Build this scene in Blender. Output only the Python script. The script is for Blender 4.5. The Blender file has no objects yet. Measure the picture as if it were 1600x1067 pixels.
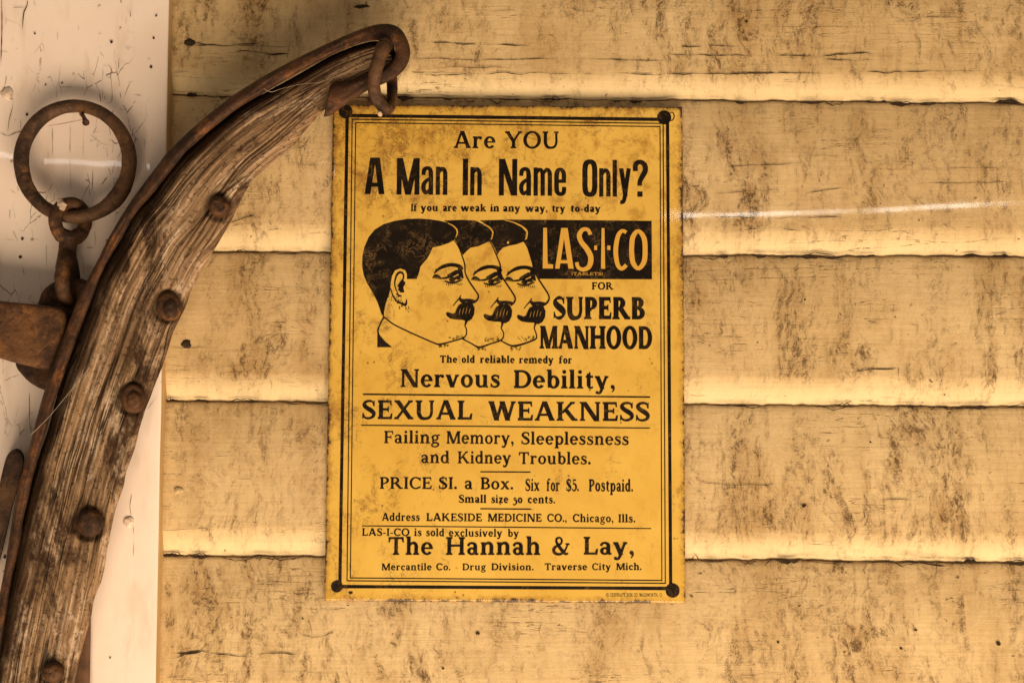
import bpy, bmesh, math, random
import numpy as np
from mathutils import Vector, Matrix
from mathutils.geometry import tessellate_polygon

random.seed(7)
SC = bpy.context.scene
COL = SC.collection

# ------------------------------------------------------------------ camera
FPX = 2222.0                       # focal length in photo pixels (1600 wide)
DIST = 1.163                       # metres from the camera to the wall face
PITCH = math.radians(5.6)
ROLL = math.radians(0.35)
cam_d = bpy.data.cameras.new('camera')
cam = bpy.data.objects.new('camera', cam_d)
COL.objects.link(cam)
cam_d.sensor_width = 36.0
cam_d.lens = FPX / 1600.0 * 36.0
cam_d.clip_start = 0.01
cam_d.clip_end = 100.0
CR = Matrix.Rotation(math.radians(90) + PITCH, 3, 'X') @ Matrix.Rotation(ROLL, 3, 'Z')
CL = Vector((0, -DIST, 0))
cam.matrix_world = Matrix.Translation(CL) @ CR.to_4x4()
SC.camera = cam
ZC = DIST * math.tan(PITCH)        # height of the picture centre on the wall

# ------------------------------------------------------------------ light
world = bpy.data.worlds.new('World')
SC.world = world
world.use_nodes = True
wbg = world.node_tree.nodes['Background']
wbg.inputs['Color'].default_value = (1.0, 0.82, 0.61, 1)
wbg.inputs['Strength'].default_value = 0.25

def area(name, loc, target, sx, sy, power, color):
    l = bpy.data.lights.new(name, 'AREA')
    l.shape = 'RECTANGLE'
    l.size, l.size_y = sx, sy
    l.energy = power
    l.color = color
    o = bpy.data.objects.new(name, l)
    COL.objects.link(o)
    o.location = loc
    d = Vector(target) - Vector(loc)
    o.rotation_euler = d.to_track_quat('-Z', 'Y').to_euler()
    return o

# daylight thrown up from bright ground in front of the porch
area('ground_bounce_lamp', (0.50, -1.55, -1.85), (0.05, 0, ZC - 0.05), 2.7, 1.2, 136, (1.0, 0.80, 0.555))
# two bright slits of daylight behind the photographer: the streaks in the gloss paint
area('bright_gap_lamp', (1.02, -3.0, 0.806), (0.3, 0, 0.22), 1.15, 0.013, 1.15, (1.0, 0.93, 0.80))
area('bright_gap_lamp', (-1.24, -3.0, 0.95), (-0.34, 0, 0.26), 0.75, 0.018, 0.5, (1.0, 0.93, 0.86))

SC.view_settings.view_transform = 'Standard'
SC.view_settings.look = 'None'
SC.view_settings.exposure = 0.0
SC.view_settings.gamma = 1.0
SC.view_settings.use_curve_mapping = False
SC.cycles.use_denoising = True
SC.cycles.denoising_input_passes = 'RGB_ALBEDO_NORMAL'
SC.cycles.denoising_prefilter = 'ACCURATE'

# ------------------------------------------------------------------ helpers
def P(px, py, y=0.0):
    """point of the plane at depth y that the photo shows at pixel px, py"""
    d = CR @ Vector(((px - 800.0) / FPX, -(py - 533.5) / FPX, -1.0))
    k = (y - CL.y) / d.y
    return CL + d * k

def pxm(y):
    return (DIST + y) / FPX

def link(name, me, mats, parent=None):
    o = bpy.data.objects.new(name, me)
    COL.objects.link(o)
    for m in (mats if isinstance(mats, (list, tuple)) else [mats]):
        me.materials.append(m)
    if parent is not None:
        o.parent = parent
        o.matrix_parent_inverse = Matrix.Translation(-parent.location) if parent.type == 'EMPTY' else Matrix()
    return o

def obj(name, verts, faces, mats, parent=None, smooth=False, uvs=None, fmat=None):
    me = bpy.data.meshes.new(name)
    me.from_pydata([tuple(v) for v in verts], [], faces)
    if smooth:
        me.polygons.foreach_set('use_smooth', [True] * len(me.polygons))
    if uvs is not None:
        uvl = me.uv_layers.new(name='UVMap')
        li = np.empty(len(me.loops), dtype=np.int32)
        me.loops.foreach_get('vertex_index', li)
        uvl.data.foreach_set('uv', np.asarray(uvs, dtype=np.float32)[li].ravel())
    if fmat is not None:
        me.polygons.foreach_set('material_index', fmat)
    me.update()
    return link(name, me, mats, parent)

def tag(o, label, cat, group=None):
    o['label'] = label
    o['category'] = cat
    if group:
        o['group'] = group
    return o

def thing(name, loc, label, cat, group=None):
    o = bpy.data.objects.new(name, None)
    o.empty_display_size = 0.02
    COL.objects.link(o)
    o.location = loc
    bpy.context.view_layer.update()
    return tag(o, label, cat, group)

def _h(ix, iy, seed):
    n = (ix.astype(np.int64) * 374761393 + iy.astype(np.int64) * 668265263 + seed * 974634777) & 0xFFFFFFFF
    n = ((n ^ (n >> 13)) * 1274126177) & 0xFFFFFFFF
    n = n ^ (n >> 16)
    return (n & 0xFFFF) / 65535.0

def vnoise(x, y, seed=0):
    x = np.asarray(x, dtype=float); y = np.asarray(y, dtype=float)
    x, y = np.broadcast_arrays(x, y)
    ix = np.floor(x); iy = np.floor(y)
    fx = x - ix; fy = y - iy
    fx = fx * fx * (3 - 2 * fx); fy = fy * fy * (3 - 2 * fy)
    a = _h(ix, iy, seed); b = _h(ix + 1, iy, seed)
    c = _h(ix, iy + 1, seed); d = _h(ix + 1, iy + 1, seed)
    return (a * (1 - fx) + b * fx) * (1 - fy) + (c * (1 - fx) + d * fx) * fy - 0.5

def fbm(x, y, seed=0, oct=4, rough=0.5):
    s = 0; a = 1.0; t = 0
    x = np.asarray(x, float); y = np.asarray(y, float)
    for k in range(oct):
        s = s + a * vnoise(x * 2 ** k, y * 2 ** k, seed + k * 17)
        t += a; a *= rough
    return s / t * 2

def catmull(pts, n, closed=False):
    """resample a list of tuples evenly by arc length to n points"""
    p = np.array(pts, float)
    m = len(p)
    out = []
    segs = m if closed else m - 1
    for i in range(segs):
        if closed:
            a, b, c, d = p[(i - 1) % m], p[i], p[(i + 1) % m], p[(i + 2) % m]
        else:
            a, b, c, d = p[max(i - 1, 0)], p[i], p[i + 1], p[min(i + 2, m - 1)]
        for t in np.linspace(0, 1, 12, endpoint=False):
            out.append(0.5 * ((2 * b) + (c - a) * t + (2 * a - 5 * b + 4 * c - d) * t * t + (3 * b - a - 3 * c + d) * t ** 3))
    out.append(p[0] if closed else p[-1])
    out = np.array(out)
    L = np.concatenate([[0], np.cumsum(np.linalg.norm(np.diff(out[:, :2], axis=0), axis=1))])
    q = np.linspace(0, L[-1], n, endpoint=not closed)
    return np.stack([np.interp(q, L, out[:, k]) for k in range(out.shape[1])], 1)

# ------------------------------------------------------------------ materials
class NT:
    def __init__(self, name):
        self.m = bpy.data.materials.new(name)
        self.m.use_nodes = True
        self.t = self.m.node_tree
        self.b = self.t.nodes['Principled BSDF']
    def node(self, typ, **kw):
        n = self.t.nodes.new(typ)
        for k, v in kw.items():
            setattr(n, k, v)
        return n
    def put(self, sock, v):
        if isinstance(v, bpy.types.NodeSocket):
            self.t.links.new(v, sock)
        elif isinstance(v, (tuple, list)) and len(v) == 3 and sock.type == 'RGBA':
            sock.default_value = (*v, 1)
        else:
            sock.default_value = v
    def coord(self, kind='Object'):
        return self.node('ShaderNodeTexCoord').outputs[kind]
    def scale(self, vec, s, off=(0, 0, 0)):
        n = self.node('ShaderNodeMapping')
        self.put(n.inputs['Vector'], vec)
        n.inputs['Scale'].default_value = s
        n.inputs['Location'].default_value = off
        return n.outputs[0]
    def noise(self, vec, scale=1.0, detail=4, rough=0.55, dist=0.0):
        n = self.node('ShaderNodeTexNoise')
        self.put(n.inputs['Vector'], vec)
        n.inputs['Scale'].default_value = scale
        n.inputs['Detail'].default_value = detail
        n.inputs['Roughness'].default_value = rough
        n.inputs['Distortion'].default_value = dist
        return n.outputs['Fac']
    def voro(self, vec, scale, feature='DISTANCE_TO_EDGE', rnd=1.0):
        n = self.node('ShaderNodeTexVoronoi', feature=feature)
        self.put(n.inputs['Vector'], vec)
        n.inputs['Scale'].default_value = scale
        n.inputs['Randomness'].default_value = rnd
        return n.outputs['Distance']
    def math(self, op, a, b=0.0, clamp=False):
        n = self.node('ShaderNodeMath', operation=op, use_clamp=clamp)
        self.put(n.inputs[0], a); self.put(n.inputs[1], b)
        return n.outputs[0]
    def step(self, v, a, b, lo=0.0, hi=1.0):
        n = self.node('ShaderNodeMapRange', interpolation_type='SMOOTHSTEP')
        self.put(n.inputs['Value'], v)
        n.inputs['From Min'].default_value = a; n.inputs['From Max'].default_value = b
        n.inputs['To Min'].default_value = lo; n.inputs['To Max'].default_value = hi
        return n.outputs[0]
    def ridge(self, v, w):
        """1 on the line where noise v crosses one half, 0 beyond w"""
        a = self.math('ABSOLUTE', self.math('SUBTRACT', v, 0.5))
        return self.step(a, 0.0, w, 1.0, 0.0)
    def mix(self, f, a, b):
        n = self.node('ShaderNodeMix', data_type='RGBA')
        self.put(n.inputs[0], f); self.put(n.inputs[6], a); self.put(n.inputs[7], b)
        return n.outputs[2]
    def warp(self, vec, scale, amt):
        n = self.node('ShaderNodeTexNoise')
        self.put(n.inputs['Vector'], vec)
        n.inputs['Scale'].default_value = scale
        n.inputs['Detail'].default_value = 3
        s = self.node('ShaderNodeVectorMath', operation='MULTIPLY_ADD')
        self.t.links.new(n.outputs['Color'], s.inputs[0])
        s.inputs[1].default_value = (amt, amt, amt)
        self.put(s.inputs[2], vec)
        return s.outputs[0]
    def bump(self, h, strength, dist, normal=None):
        n = self.node('ShaderNodeBump')
        self.put(n.inputs['Height'], h)
        n.inputs['Strength'].default_value = strength
        n.inputs['Distance'].default_value = dist
        if normal is not None:
            self.put(n.inputs['Normal'], normal)
        return n.outputs[0]
    def done(self, color, rough=0.6, normal=None, spec=0.4, **kw):
        self.put(self.b.inputs['Base Color'], color)
        self.put(self.b.inputs['Roughness'], rough)
        self.b.inputs['Specular IOR Level'].default_value = spec
        if normal is not None:
            self.put(self.b.inputs['Normal'], normal)
        for k, v in kw.items():
            self.put(self.b.inputs[k.replace('_', ' ')], v)
        return self.m

def mat_siding():
    n = NT('old_cream_paint')
    p = n.coord()
    big = n.noise(n.scale(p, (5, 1, 5)), 1, 4, 0.6)
    col = n.mix(n.step(big, 0.3, 0.7), (0.57, 0.385, 0.185), (0.68, 0.485, 0.255))
    grain = n.noise(n.scale(p, (14, 1, 330)), 1, 5, 0.65)
    col = n.mix(n.step(grain, 0.40, 0.75, 0.0, 0.26), col, (0.40, 0.235, 0.085))
    # yellowed, grimy washes
    soft = n.noise(n.scale(p, (17, 1, 8), (5, 0, 2)), 1, 6, 0.68)
    col = n.mix(n.step(soft, 0.44, 0.72, 0.0, 0.60), col, (0.34, 0.185, 0.058))
    # mildew: columns of dark crinkled specks, taller than wide
    c1 = n.step(n.noise(n.scale(p, (24, 1, 6.5)), 1, 5, 0.62, 0.4), 0.45, 0.62)
    c2 = n.step(n.noise(n.scale(p, (70, 1, 12), (3, 1, 7)), 1, 6, 0.68, 0.5), 0.50, 0.66)
    p0 = p
    p = n.warp(n.warp(p, 7, 0.05), 30, 0.014)
    vary = n.step(n.noise(n.scale(p, (4.5, 1, 6.0), (2, 5, 4)), 1, 3, 0.5), 0.38, 0.60, 0.42, 1.10)
    c0 = n.step(n.noise(n.scale(p, (26, 1, 8.5), (8, 1, 3)), 1, 6, 0.70, 0.5), 0.47, 0.66)
    clump = n.math('MAXIMUM', n.math('MULTIPLY', c1, n.math('ADD', n.math('MULTIPLY', c2, 0.7), 0.3)), n.math('MULTIPLY', c2, 0.45))
    clump = n.math('MULTIPLY', n.math('MAXIMUM', clump, n.math('MULTIPLY', c0, 0.9)), vary)
    pw = n.warp(n.scale(p, (1, 1, 0.8)), 80, 0.008)
    cr1 = n.ridge(n.noise(pw, 95, 7, 0.74, 0.3), 0.045)
    cr2 = n.ridge(n.noise(n.scale(pw, (1.5, 1, 0.6), (3, 2, 1)), 150, 6, 0.72, 0.5), 0.055)
    lines = n.math('MAXIMUM', cr1, cr2)
    fine = n.step(n.noise(p, 430, 5, 0.80), 0.44, 0.58)
    blot = n.step(n.noise(n.scale(p, (150, 1, 85)), 1, 6, 0.76, 0.4), 0.47, 0.60)
    d = n.math('ADD', n.math('MULTIPLY', n.math('MULTIPLY', lines, n.math('ADD', n.math('MULTIPLY', blot, 0.8), 0.25)), 0.85),
               n.math('MULTIPLY', n.math('MULTIPLY', blot, fine), 0.55))
    d = n.math('MULTIPLY', d, n.math('ADD', n.math('MULTIPLY', clump, 1.30), 0.11), True)
    p = p0
    haze = n.math('MULTIPLY', clump, n.step(n.noise(n.scale(p, (60, 1, 45)), 1, 6, 0.75), 0.36, 0.60, 0.08, 0.58))
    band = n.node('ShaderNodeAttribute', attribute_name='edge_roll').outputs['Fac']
    gloss = n.node('ShaderNodeAttribute', attribute_name='gloss').outputs['Fac']
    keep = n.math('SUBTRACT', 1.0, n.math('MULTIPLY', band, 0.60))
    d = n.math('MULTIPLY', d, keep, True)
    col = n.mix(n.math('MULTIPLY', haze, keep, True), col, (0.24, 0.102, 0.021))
    col = n.mix(n.math('MULTIPLY', band, 0.62), col, (0.75, 0.58, 0.335))  # brighter light on the rolled lower edge put into its colour
    col = n.mix(n.math('MULTIPLY', d, 0.84), col, (0.078, 0.033, 0.008))
    # hairline cracks along the grain
    hp = n.warp(n.scale(p, (5, 1, 75)), 1.2, 0.22)
    hl = n.ridge(n.noise(hp, 1, 4, 0.6), 0.007)
    hm = n.step(n.noise(n.scale(p, (9, 1, 14), (1, 7, 3)), 1, 3, 0.5), 0.50, 0.62)
    hl = n.math('MULTIPLY', n.math('MULTIPLY', hl, hm), n.step(n.noise(n.scale(p, (160, 1, 160)), 1, 3), 0.40, 0.55))
    col = n.mix(n.math('MULTIPLY', hl, 0.7), col, (0.09, 0.045, 0.014))
    # pits, and flakes missing from the paint
    sp = n.step(n.voro(n.warp(p, 90, 0.01), 62, 'F1'), 0.05, 0.10, 1.0, 0.0)
    sp = n.math('MULTIPLY', sp, n.step(n.noise(p, 24, 2), 0.54, 0.6))
    col = n.mix(n.math('MULTIPLY', sp, 0.75), col, (0.06, 0.03, 0.01))
    ch = n.math('MULTIPLY', n.step(n.noise(n.scale(p, (110, 1, 190), (2, 4, 1)), 1, 6, 0.75, 0.5), 0.65, 0.68), 0.75)
    col = n.mix(ch, col, (0.13, 0.07, 0.022))
    h = n.math('SUBTRACT', n.math('MULTIPLY', grain, 0.4), n.math('ADD', n.math('MULTIPLY', d, 0.5), n.math('ADD', hl, ch)))
    nb = n.bump(h, 0.7, 0.0011)
    nb = n.bump(n.noise(n.scale(p, (40, 1, 60)), 1, 6, 0.68), 0.45, 0.0018, nb)
    cb = n.bump(n.noise(n.scale(p, (7, 1, 9)), 1, 2, 0.4), 0.03, 0.0016)
    return n.done(col, 0.68, nb, 0.18, Coat_Weight=n.math('MULTIPLY', n.math('MULTIPLY', gloss, n.step(n.noise(n.scale(p, (13, 1, 5), (4, 4, 4)), 1, 4, 0.6), 0.36, 0.56, 0.12, 1.0)), 0.5), Coat_Roughness=0.022, Coat_Normal=cb)

def mat_trim():
    n = NT('old_white_paint')
    p = n.coord()
    big = n.noise(n.scale(p, (9, 1, 6)), 1, 4, 0.6)
    col = n.mix(n.step(big, 0.3, 0.7), (0.76, 0.59, 0.49), (0.84, 0.685, 0.585))
    col = n.mix(n.step(n.noise(n.scale(p, (45, 1, 14)), 1, 4), 0.52, 0.74, 0, 0.42), col, (0.50, 0.34, 0.21))
    pw = n.warp(n.scale(p, (1, 1, 0.5)), 45, 0.012)
    v = n.step(n.voro(pw, 78), 0.010, 0.030, 1.0, 0.0)
    msk = n.step(n.noise(n.scale(p, (14, 1, 11), (0.3, 0, 1.2)), 1, 3, 0.5), 0.50, 0.62)
    gone = n.step(n.noise(p, 140, 3), 0.42, 0.55)
    sep = n.node('ShaderNodeSeparateXYZ'); n.put(sep.inputs[0], p)
    msk = n.math('MULTIPLY', msk, n.step(sep.outputs[2], -0.02, 0.12))
    cr = n.math('MULTIPLY', n.math('MULTIPLY', v, msk), gone)
    col = n.mix(n.math('MULTIPLY', cr, 0.75), col, (0.10, 0.05, 0.025))
    sp = n.step(n.voro(n.scale(p, (1, 1, 1), (9, 3, 4)), 70, 'F1'), 0.06, 0.13, 1.0, 0.0)
    sp = n.math('MULTIPLY', sp, n.step(n.noise(p, 20, 3), 0.53, 0.60))
    col = n.mix(n.math('MULTIPLY', sp, 0.7), col, (0.16, 0.08, 0.035))
    g = n.noise(n.scale(p, (300, 1, 16)), 1, 4, 0.6)
    h = n.math('SUBTRACT', n.math('MULTIPLY', g, 0.4), n.math('ADD', cr, n.math('MULTIPLY', sp, 0.4)))
    nb = n.bump(h, 0.45, 0.0006)
    nb = n.bump(n.noise(n.scale(p, (50, 1, 20)), 1, 4), 0.3, 0.0010, nb)
    cb = n.bump(n.noise(n.scale(p, (14, 1, 10)), 1, 2, 0.4), 0.12, 0.0016)
    return n.done(col, 0.55, nb, 0.25, Coat_Weight=0.4, Coat_Roughness=0.022, Coat_Normal=cb)

def mat_trim_side():
    n = NT('cream_edge_paint')
    p = n.coord()
    col = n.mix(n.step(n.noise(n.scale(p, (60, 60, 9)), 1, 4), 0.35, 0.7), (0.50, 0.30, 0.11), (0.62, 0.43, 0.20))
    return n.done(col, 0.6, None, 0.3)

def mat_sign():
    n = NT('yellow_enamel')
    p = n.coord()
    uv = n.coord('UV')
    sep = n.node('ShaderNodeSeparateXYZ'); n.put(sep.inputs[0], uv)
    u, v = sep.outputs[0], sep.outputs[1]
    big = n.noise(p, 9, 4, 0.6)
    col = n.mix(n.step(big, 0.3, 0.7), (0.60, 0.345, 0.050), (0.70, 0.43, 0.082))
    gr = n.noise(n.scale(p, (1, 1, 0.8), (2, 2, 2)), 75, 7, 0.74, 0.3)
    col = n.mix(n.math('MULTIPLY', n.step(gr, 0.47, 0.68, 0.0, 0.72), n.step(v, 0.12, 0.36, 0.22, 1.0)), col, (0.33, 0.145, 0.016))
    # distance from the rim in metres (uv is metres from the lower left corner)
    e = n.math('MINIMUM', n.math('MINIMUM', u, n.math('SUBTRACT', 0.2926, u)), n.math('MINIMUM', v, n.math('SUBTRACT', 0.4075, v)))
    en = n.math('ADD', e, n.math('MULTIPLY', n.math('SUBTRACT', n.noise(p, 210, 6, 0.75), 0.5), 0.014))
    en = n.math('ADD', en, n.math('MULTIPLY', n.math('SUBTRACT', n.noise(p, 26, 3, 0.6), 0.5), 0.009))
    halo = n.step(en, 0.000, 0.006, 0.55, 0.0)
    rim = n.step(en, -0.0005, 0.0016, 1.0, 0.0)
    # rust bloom, strongest towards the top left
    tl = n.math('ADD', n.step(u, 0.0, 0.17, 0.105, 0.0), n.step(v, 0.24, 0.40, 0.0, 0.085))
    b1 = n.math('ADD', n.noise(n.scale(p, (1, 1, 0.75)), 40, 7, 0.72, 0.5), tl)
    bloom = n.step(b1, 0.60, 0.84, 0.0, 0.80)
    ln = n.ridge(n.noise(n.warp(p, 60, 0.01), 62, 7, 0.75, 0.4), 0.028)
    ln = n.math('MULTIPLY', ln, n.step(b1, 0.52, 0.72, 0.0, 0.7))
    brown = (0.11, 0.042, 0.008)
    col = n.mix(n.math('MULTIPLY', bloom, 0.75), col, (0.26, 0.105, 0.014))
    col = n.mix(ln, col, brown)
    sp = n.math('MULTIPLY', n.step(n.voro(p, 120, 'F1'), 0.07, 0.15, 1.0, 0.0), n.step(n.noise(p, 38, 3), 0.54, 0.62))
    col = n.mix(n.math('MULTIPLY', sp, 0.7), col, brown)
    col = n.mix(halo, col, (0.22, 0.085, 0.014))
    col = n.mix(rim, col, (0.045, 0.018, 0.007))
    rough = n.math('ADD', 0.34, n.math('MULTIPLY', n.math('MAXIMUM', rim, bloom), 0.4))
    nb = n.bump(n.noise(p, 18, 3, 0.5), 0.10, 0.0025)
    nb = n.bump(n.math('MAXIMUM', rim, n.math('MULTIPLY', ln, 0.5)), 0.4, 0.0004, nb)
    cb = n.bump(n.noise(p, 8, 2, 0.5), 0.10, 0.0016)
    return n.done(col, rough, nb, 0.25, Coat_Weight=0.45, Coat_Roughness=0.045, Coat_Normal=cb)

def mat_ink(name, scr=0.45, base=(0.0065, 0.0038, 0.0022), wear=0.40, lo=0.62, hi=0.76, to=(0.25, 0.12, 0.02)):
    n = NT(name)
    p = n.coord()
    sc = n.ridge(n.noise(n.warp(p, 90, 0.008), 95, 6, 0.75, 0.6), 0.022)
    sc = n.math('MULTIPLY', sc, n.step(n.noise(p, 55, 4, 0.6), 0.46, 0.62, 0.0, scr))
    w = n.math('MAXIMUM', sc, n.math('MULTIPLY', n.step(n.noise(p, 300, 5, 0.75), lo, hi), wear))
    cl = n.mix(n.step(n.noise(p, 40, 5, 0.6), 0.4, 0.75), base, tuple(c * 2.6 for c in base))
    return n.done(n.mix(w, cl, to), 0.6, None, 0.10)

def mat_yellow_print():
    n = NT('yellow_print')
    p = n.coord()
    w = n.step(n.noise(p, 170, 6, 0.75), 0.60, 0.74, 0.0, 0.75)
    return n.done(n.mix(w, (0.60, 0.32, 0.045), (0.08, 0.035, 0.01)), 0.5, None, 0.3)

def mat_rust(name, dark=(0.024, 0.010, 0.005), mid=(0.090, 0.037, 0.013), hot=(0.24, 0.090, 0.022), amount=0.0, metal=0.15):
    n = NT(name)
    p = n.coord()
    a = n.noise(p, 42, 6, 0.68, 0.3)
    b = n.noise(n.scale(p, (1, 1, 1), (4, 2, 8)), 150, 5, 0.7)
    col = n.mix(n.step(a, 0.36, 0.60), dark, mid)
    col = n.mix(n.math('MULTIPLY', n.step(n.math('ADD', n.noise(n.scale(p, (1, 1, 1), (1, 5, 2)), 30, 5, 0.65), amount), 0.52, 0.70), n.step(b, 0.35, 0.62)), col, hot)
    col = n.mix(n.step(b, 0.60, 0.74, 0.0, 0.55), col, (0.20, 0.12, 0.075))
    col = n.mix(n.step(n.noise(p, 260, 4, 0.7), 0.34, 0.44, 0.6, 0.0), col, (0.012, 0.006, 0.004))
    nb = n.bump(b, 0.8, 0.0015)
    nb = n.bump(a, 0.6, 0.0026, nb)
    nb = n.bump(n.noise(p, 520, 3, 0.6), 0.35, 0.0004, nb)
    return n.done(col, n.step(a, 0.3, 0.7, 0.75, 0.58), nb, 0.3, Metallic=metal)

def mat_wood():
    n = NT('weathered_wood')
    uv = n.coord('UV')
    p = n.coord()
    w = n.warp(uv, 9, 0.006)
    g1 = n.noise(n.scale(w, (4.5, 170, 1)), 1, 6, 0.65)
    g2 = n.noise(n.scale(w, (12, 520, 1)), 1, 5, 0.7)
    pat = n.noise(n.scale(uv, (15, 32, 1)), 1, 6, 0.68, 0.6)
    sm = n.noise(n.scale(uv, (70, 130, 1)), 1, 5, 0.75, 0.5)
    col = n.mix(n.step(g1, 0.34, 0.64), (0.080, 0.041, 0.019), (0.33, 0.195, 0.102))
    col = n.mix(n.math('MULTIPLY', n.step(g2, 0.46, 0.68), n.step(pat, 0.38, 0.60, 0.1, 0.95)), col, (0.58, 0.40, 0.255))
    lt = n.math('MULTIPLY', n.step(pat, 0.50, 0.62), n.step(sm, 0.44, 0.60))
    col = n.mix(n.math('MULTIPLY', lt, 0.75), col, (0.56, 0.40, 0.28))
    dk = n.noise(n.scale(uv, (11, 24, 1), (3, 1, 0)), 1, 6, 0.70, 0.9)
    col = n.mix(n.math('MULTIPLY', n.step(dk, 0.50, 0.62), n.step(sm, 0.66, 0.44, 0.35, 0.95)), col, (0.034, 0.015, 0.007))
    # darker along the strap side, with a ragged edge
    sep = n.node('ShaderNodeSeparateXYZ'); n.put(sep.inputs[0], uv)
    st = n.math('ADD', sep.outputs[1], n.math('MULTIPLY', n.math('SUBTRACT', n.noise(n.scale(uv, (22, 60, 1), (5, 5, 0)), 1, 5, 0.7), 0.5), 0.05))
    col = n.mix(n.step(st, 0.004, 0.017, 0.85, 0.0), col, (0.045, 0.021, 0.010))
    # long dark checks
    ck = n.ridge(n.noise(n.scale(w, (2.4, 60, 1), (7, 3, 0)), 1, 3, 0.55), 0.014)
    ck = n.math('MULTIPLY', ck, n.step(n.noise(n.scale(uv, (7, 24, 1), (2, 8, 0)), 1, 2), 0.42, 0.52))
    col = n.mix(n.math('MULTIPLY', ck, 0.85), col, (0.020, 0.009, 0.004))
    groove = n.node('ShaderNodeAttribute', attribute_name='groove').outputs['Fac']
    col = n.mix(n.math('MULTIPLY', groove, 0.75), col, (0.024, 0.011, 0.005))  # darkens the grooves, and paints gap shadow round the bolts
    sp = n.step(n.noise(p, 330, 4, 0.7), 0.36, 0.45, 0.75, 0.0)
    col = n.mix(sp, col, (0.03, 0.014, 0.006))
    h = n.math('SUBTRACT', n.math('ADD', g1, n.math('ADD', n.math('MULTIPLY', g2, 0.5), n.math('MULTIPLY', sm, 0.5))), ck)
    nb = n.bump(h, 0.75, 0.0022)
    nb = n.bump(n.noise(p, 240, 5, 0.7), 0.5, 0.0010, nb)
    return n.done(col, 0.8, nb, 0.15)

def mat_plain(name, c, rough=0.7, var=0.5, scale=60):
    n = NT(name)
    p = n.coord()
    f = n.step(n.noise(p, scale, 5, 0.65), 0.3, 0.7)
    return n.done(n.mix(f, tuple(x * (1 - var) for x in c), tuple(min(1, x * (1 + var)) for x in c)), rough, None, 0.3)

M_SIDING = mat_siding()
M_TRIM = mat_trim()
M_TSIDE = mat_trim_side()
M_SIGN = mat_sign()
M_INK = mat_ink('black_print')
M_INKW = mat_ink('rubbed_black_print', wear=0.8, lo=0.54, hi=0.72, to=(0.20, 0.095, 0.02))
M_HAIR = mat_ink('hair_print', scr=0.85, base=(0.0070, 0.0040, 0.0022), wear=0.45, lo=0.60, hi=0.76, to=(0.20, 0.11, 0.04))
M_YEL = mat_yellow_print()
M_RUST = mat_rust('dark_rust')
M_RUSTR = mat_rust('red_rust', (0.022, 0.009, 0.004), (0.070, 0.027, 0.010), (0.20, 0.070, 0.017), 0.03)
M_RUSTO = mat_rust('orange_rust', (0.045, 0.018, 0.008), (0.125, 0.052, 0.018), (0.26, 0.105, 0.028), 0.05)
M_RUSTG = mat_rust('worn_iron', (0.030, 0.014, 0.008), (0.100, 0.046, 0.020), (0.24, 0.105, 0.034), 0.0, 0.2)
M_WOOD = mat_wood()
M_CRACK = mat_plain('crack_dark', (0.030, 0.015, 0.006), 0.9, 0.4, 200)
M_NAILP = mat_plain('painted_nail', (0.50, 0.35, 0.19), 0.55, 0.3, 300)
M_NAILT = mat_plain('painted_trim_nail', (0.62, 0.47, 0.36), 0.5, 0.25, 300)
M_HOLE = mat_plain('nail_rust', (0.035, 0.018, 0.008), 0.9, 0.4, 300)
M_WEB = mat_plain('cobweb', (0.38, 0.28, 0.19), 0.6, 0.2, 300)
M_STRIP = mat_plain('brown_leather', (0.105, 0.048, 0.022), 0.65, 0.35, 50)

# ------------------------------------------------------------------ wall
def row_mesh(rows, cols_n):
    """grid faces for rows x cols"""
    f = []
    for r in range(rows - 1):
        a = r * cols_n
        for c in range(cols_n - 1):
            f.append((a + c, a + cols_n + c, a + cols_n + c + 1, a + c + 1))
    return f

wall = thing('wooden_wall', (0, 0, -0.6), 'weathered cream painted board wall with a white trim board at its left', 'wall')

# seams between the boards: height in the photo at x = 260 and at x = 1600
SEAMS = [(-560, -545), (-322, -310), (-85, -74), (149.5, 163), (394, 402), (627, 636), (868, 878.5), (1108, 1120), (1350, 1362), (1590, 1604)]
XS = np.arange(-700, 2301, 4.0)

def seam_y(s, x):
    a, b = SEAMS[s]
    return a + (b - a) * (x - 260.0) / 1340.0

def seam_wob(s, x):
    return fbm(x / 90.0, s * 7.3, 11, 3) * 2.6 + fbm(x / 13.0, s * 3.1, 23, 4) * 2.0

ROLLH = 47.0        # photo pixels of rolled lower edge
verts, faces, att, gls = [], [], [], []
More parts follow.
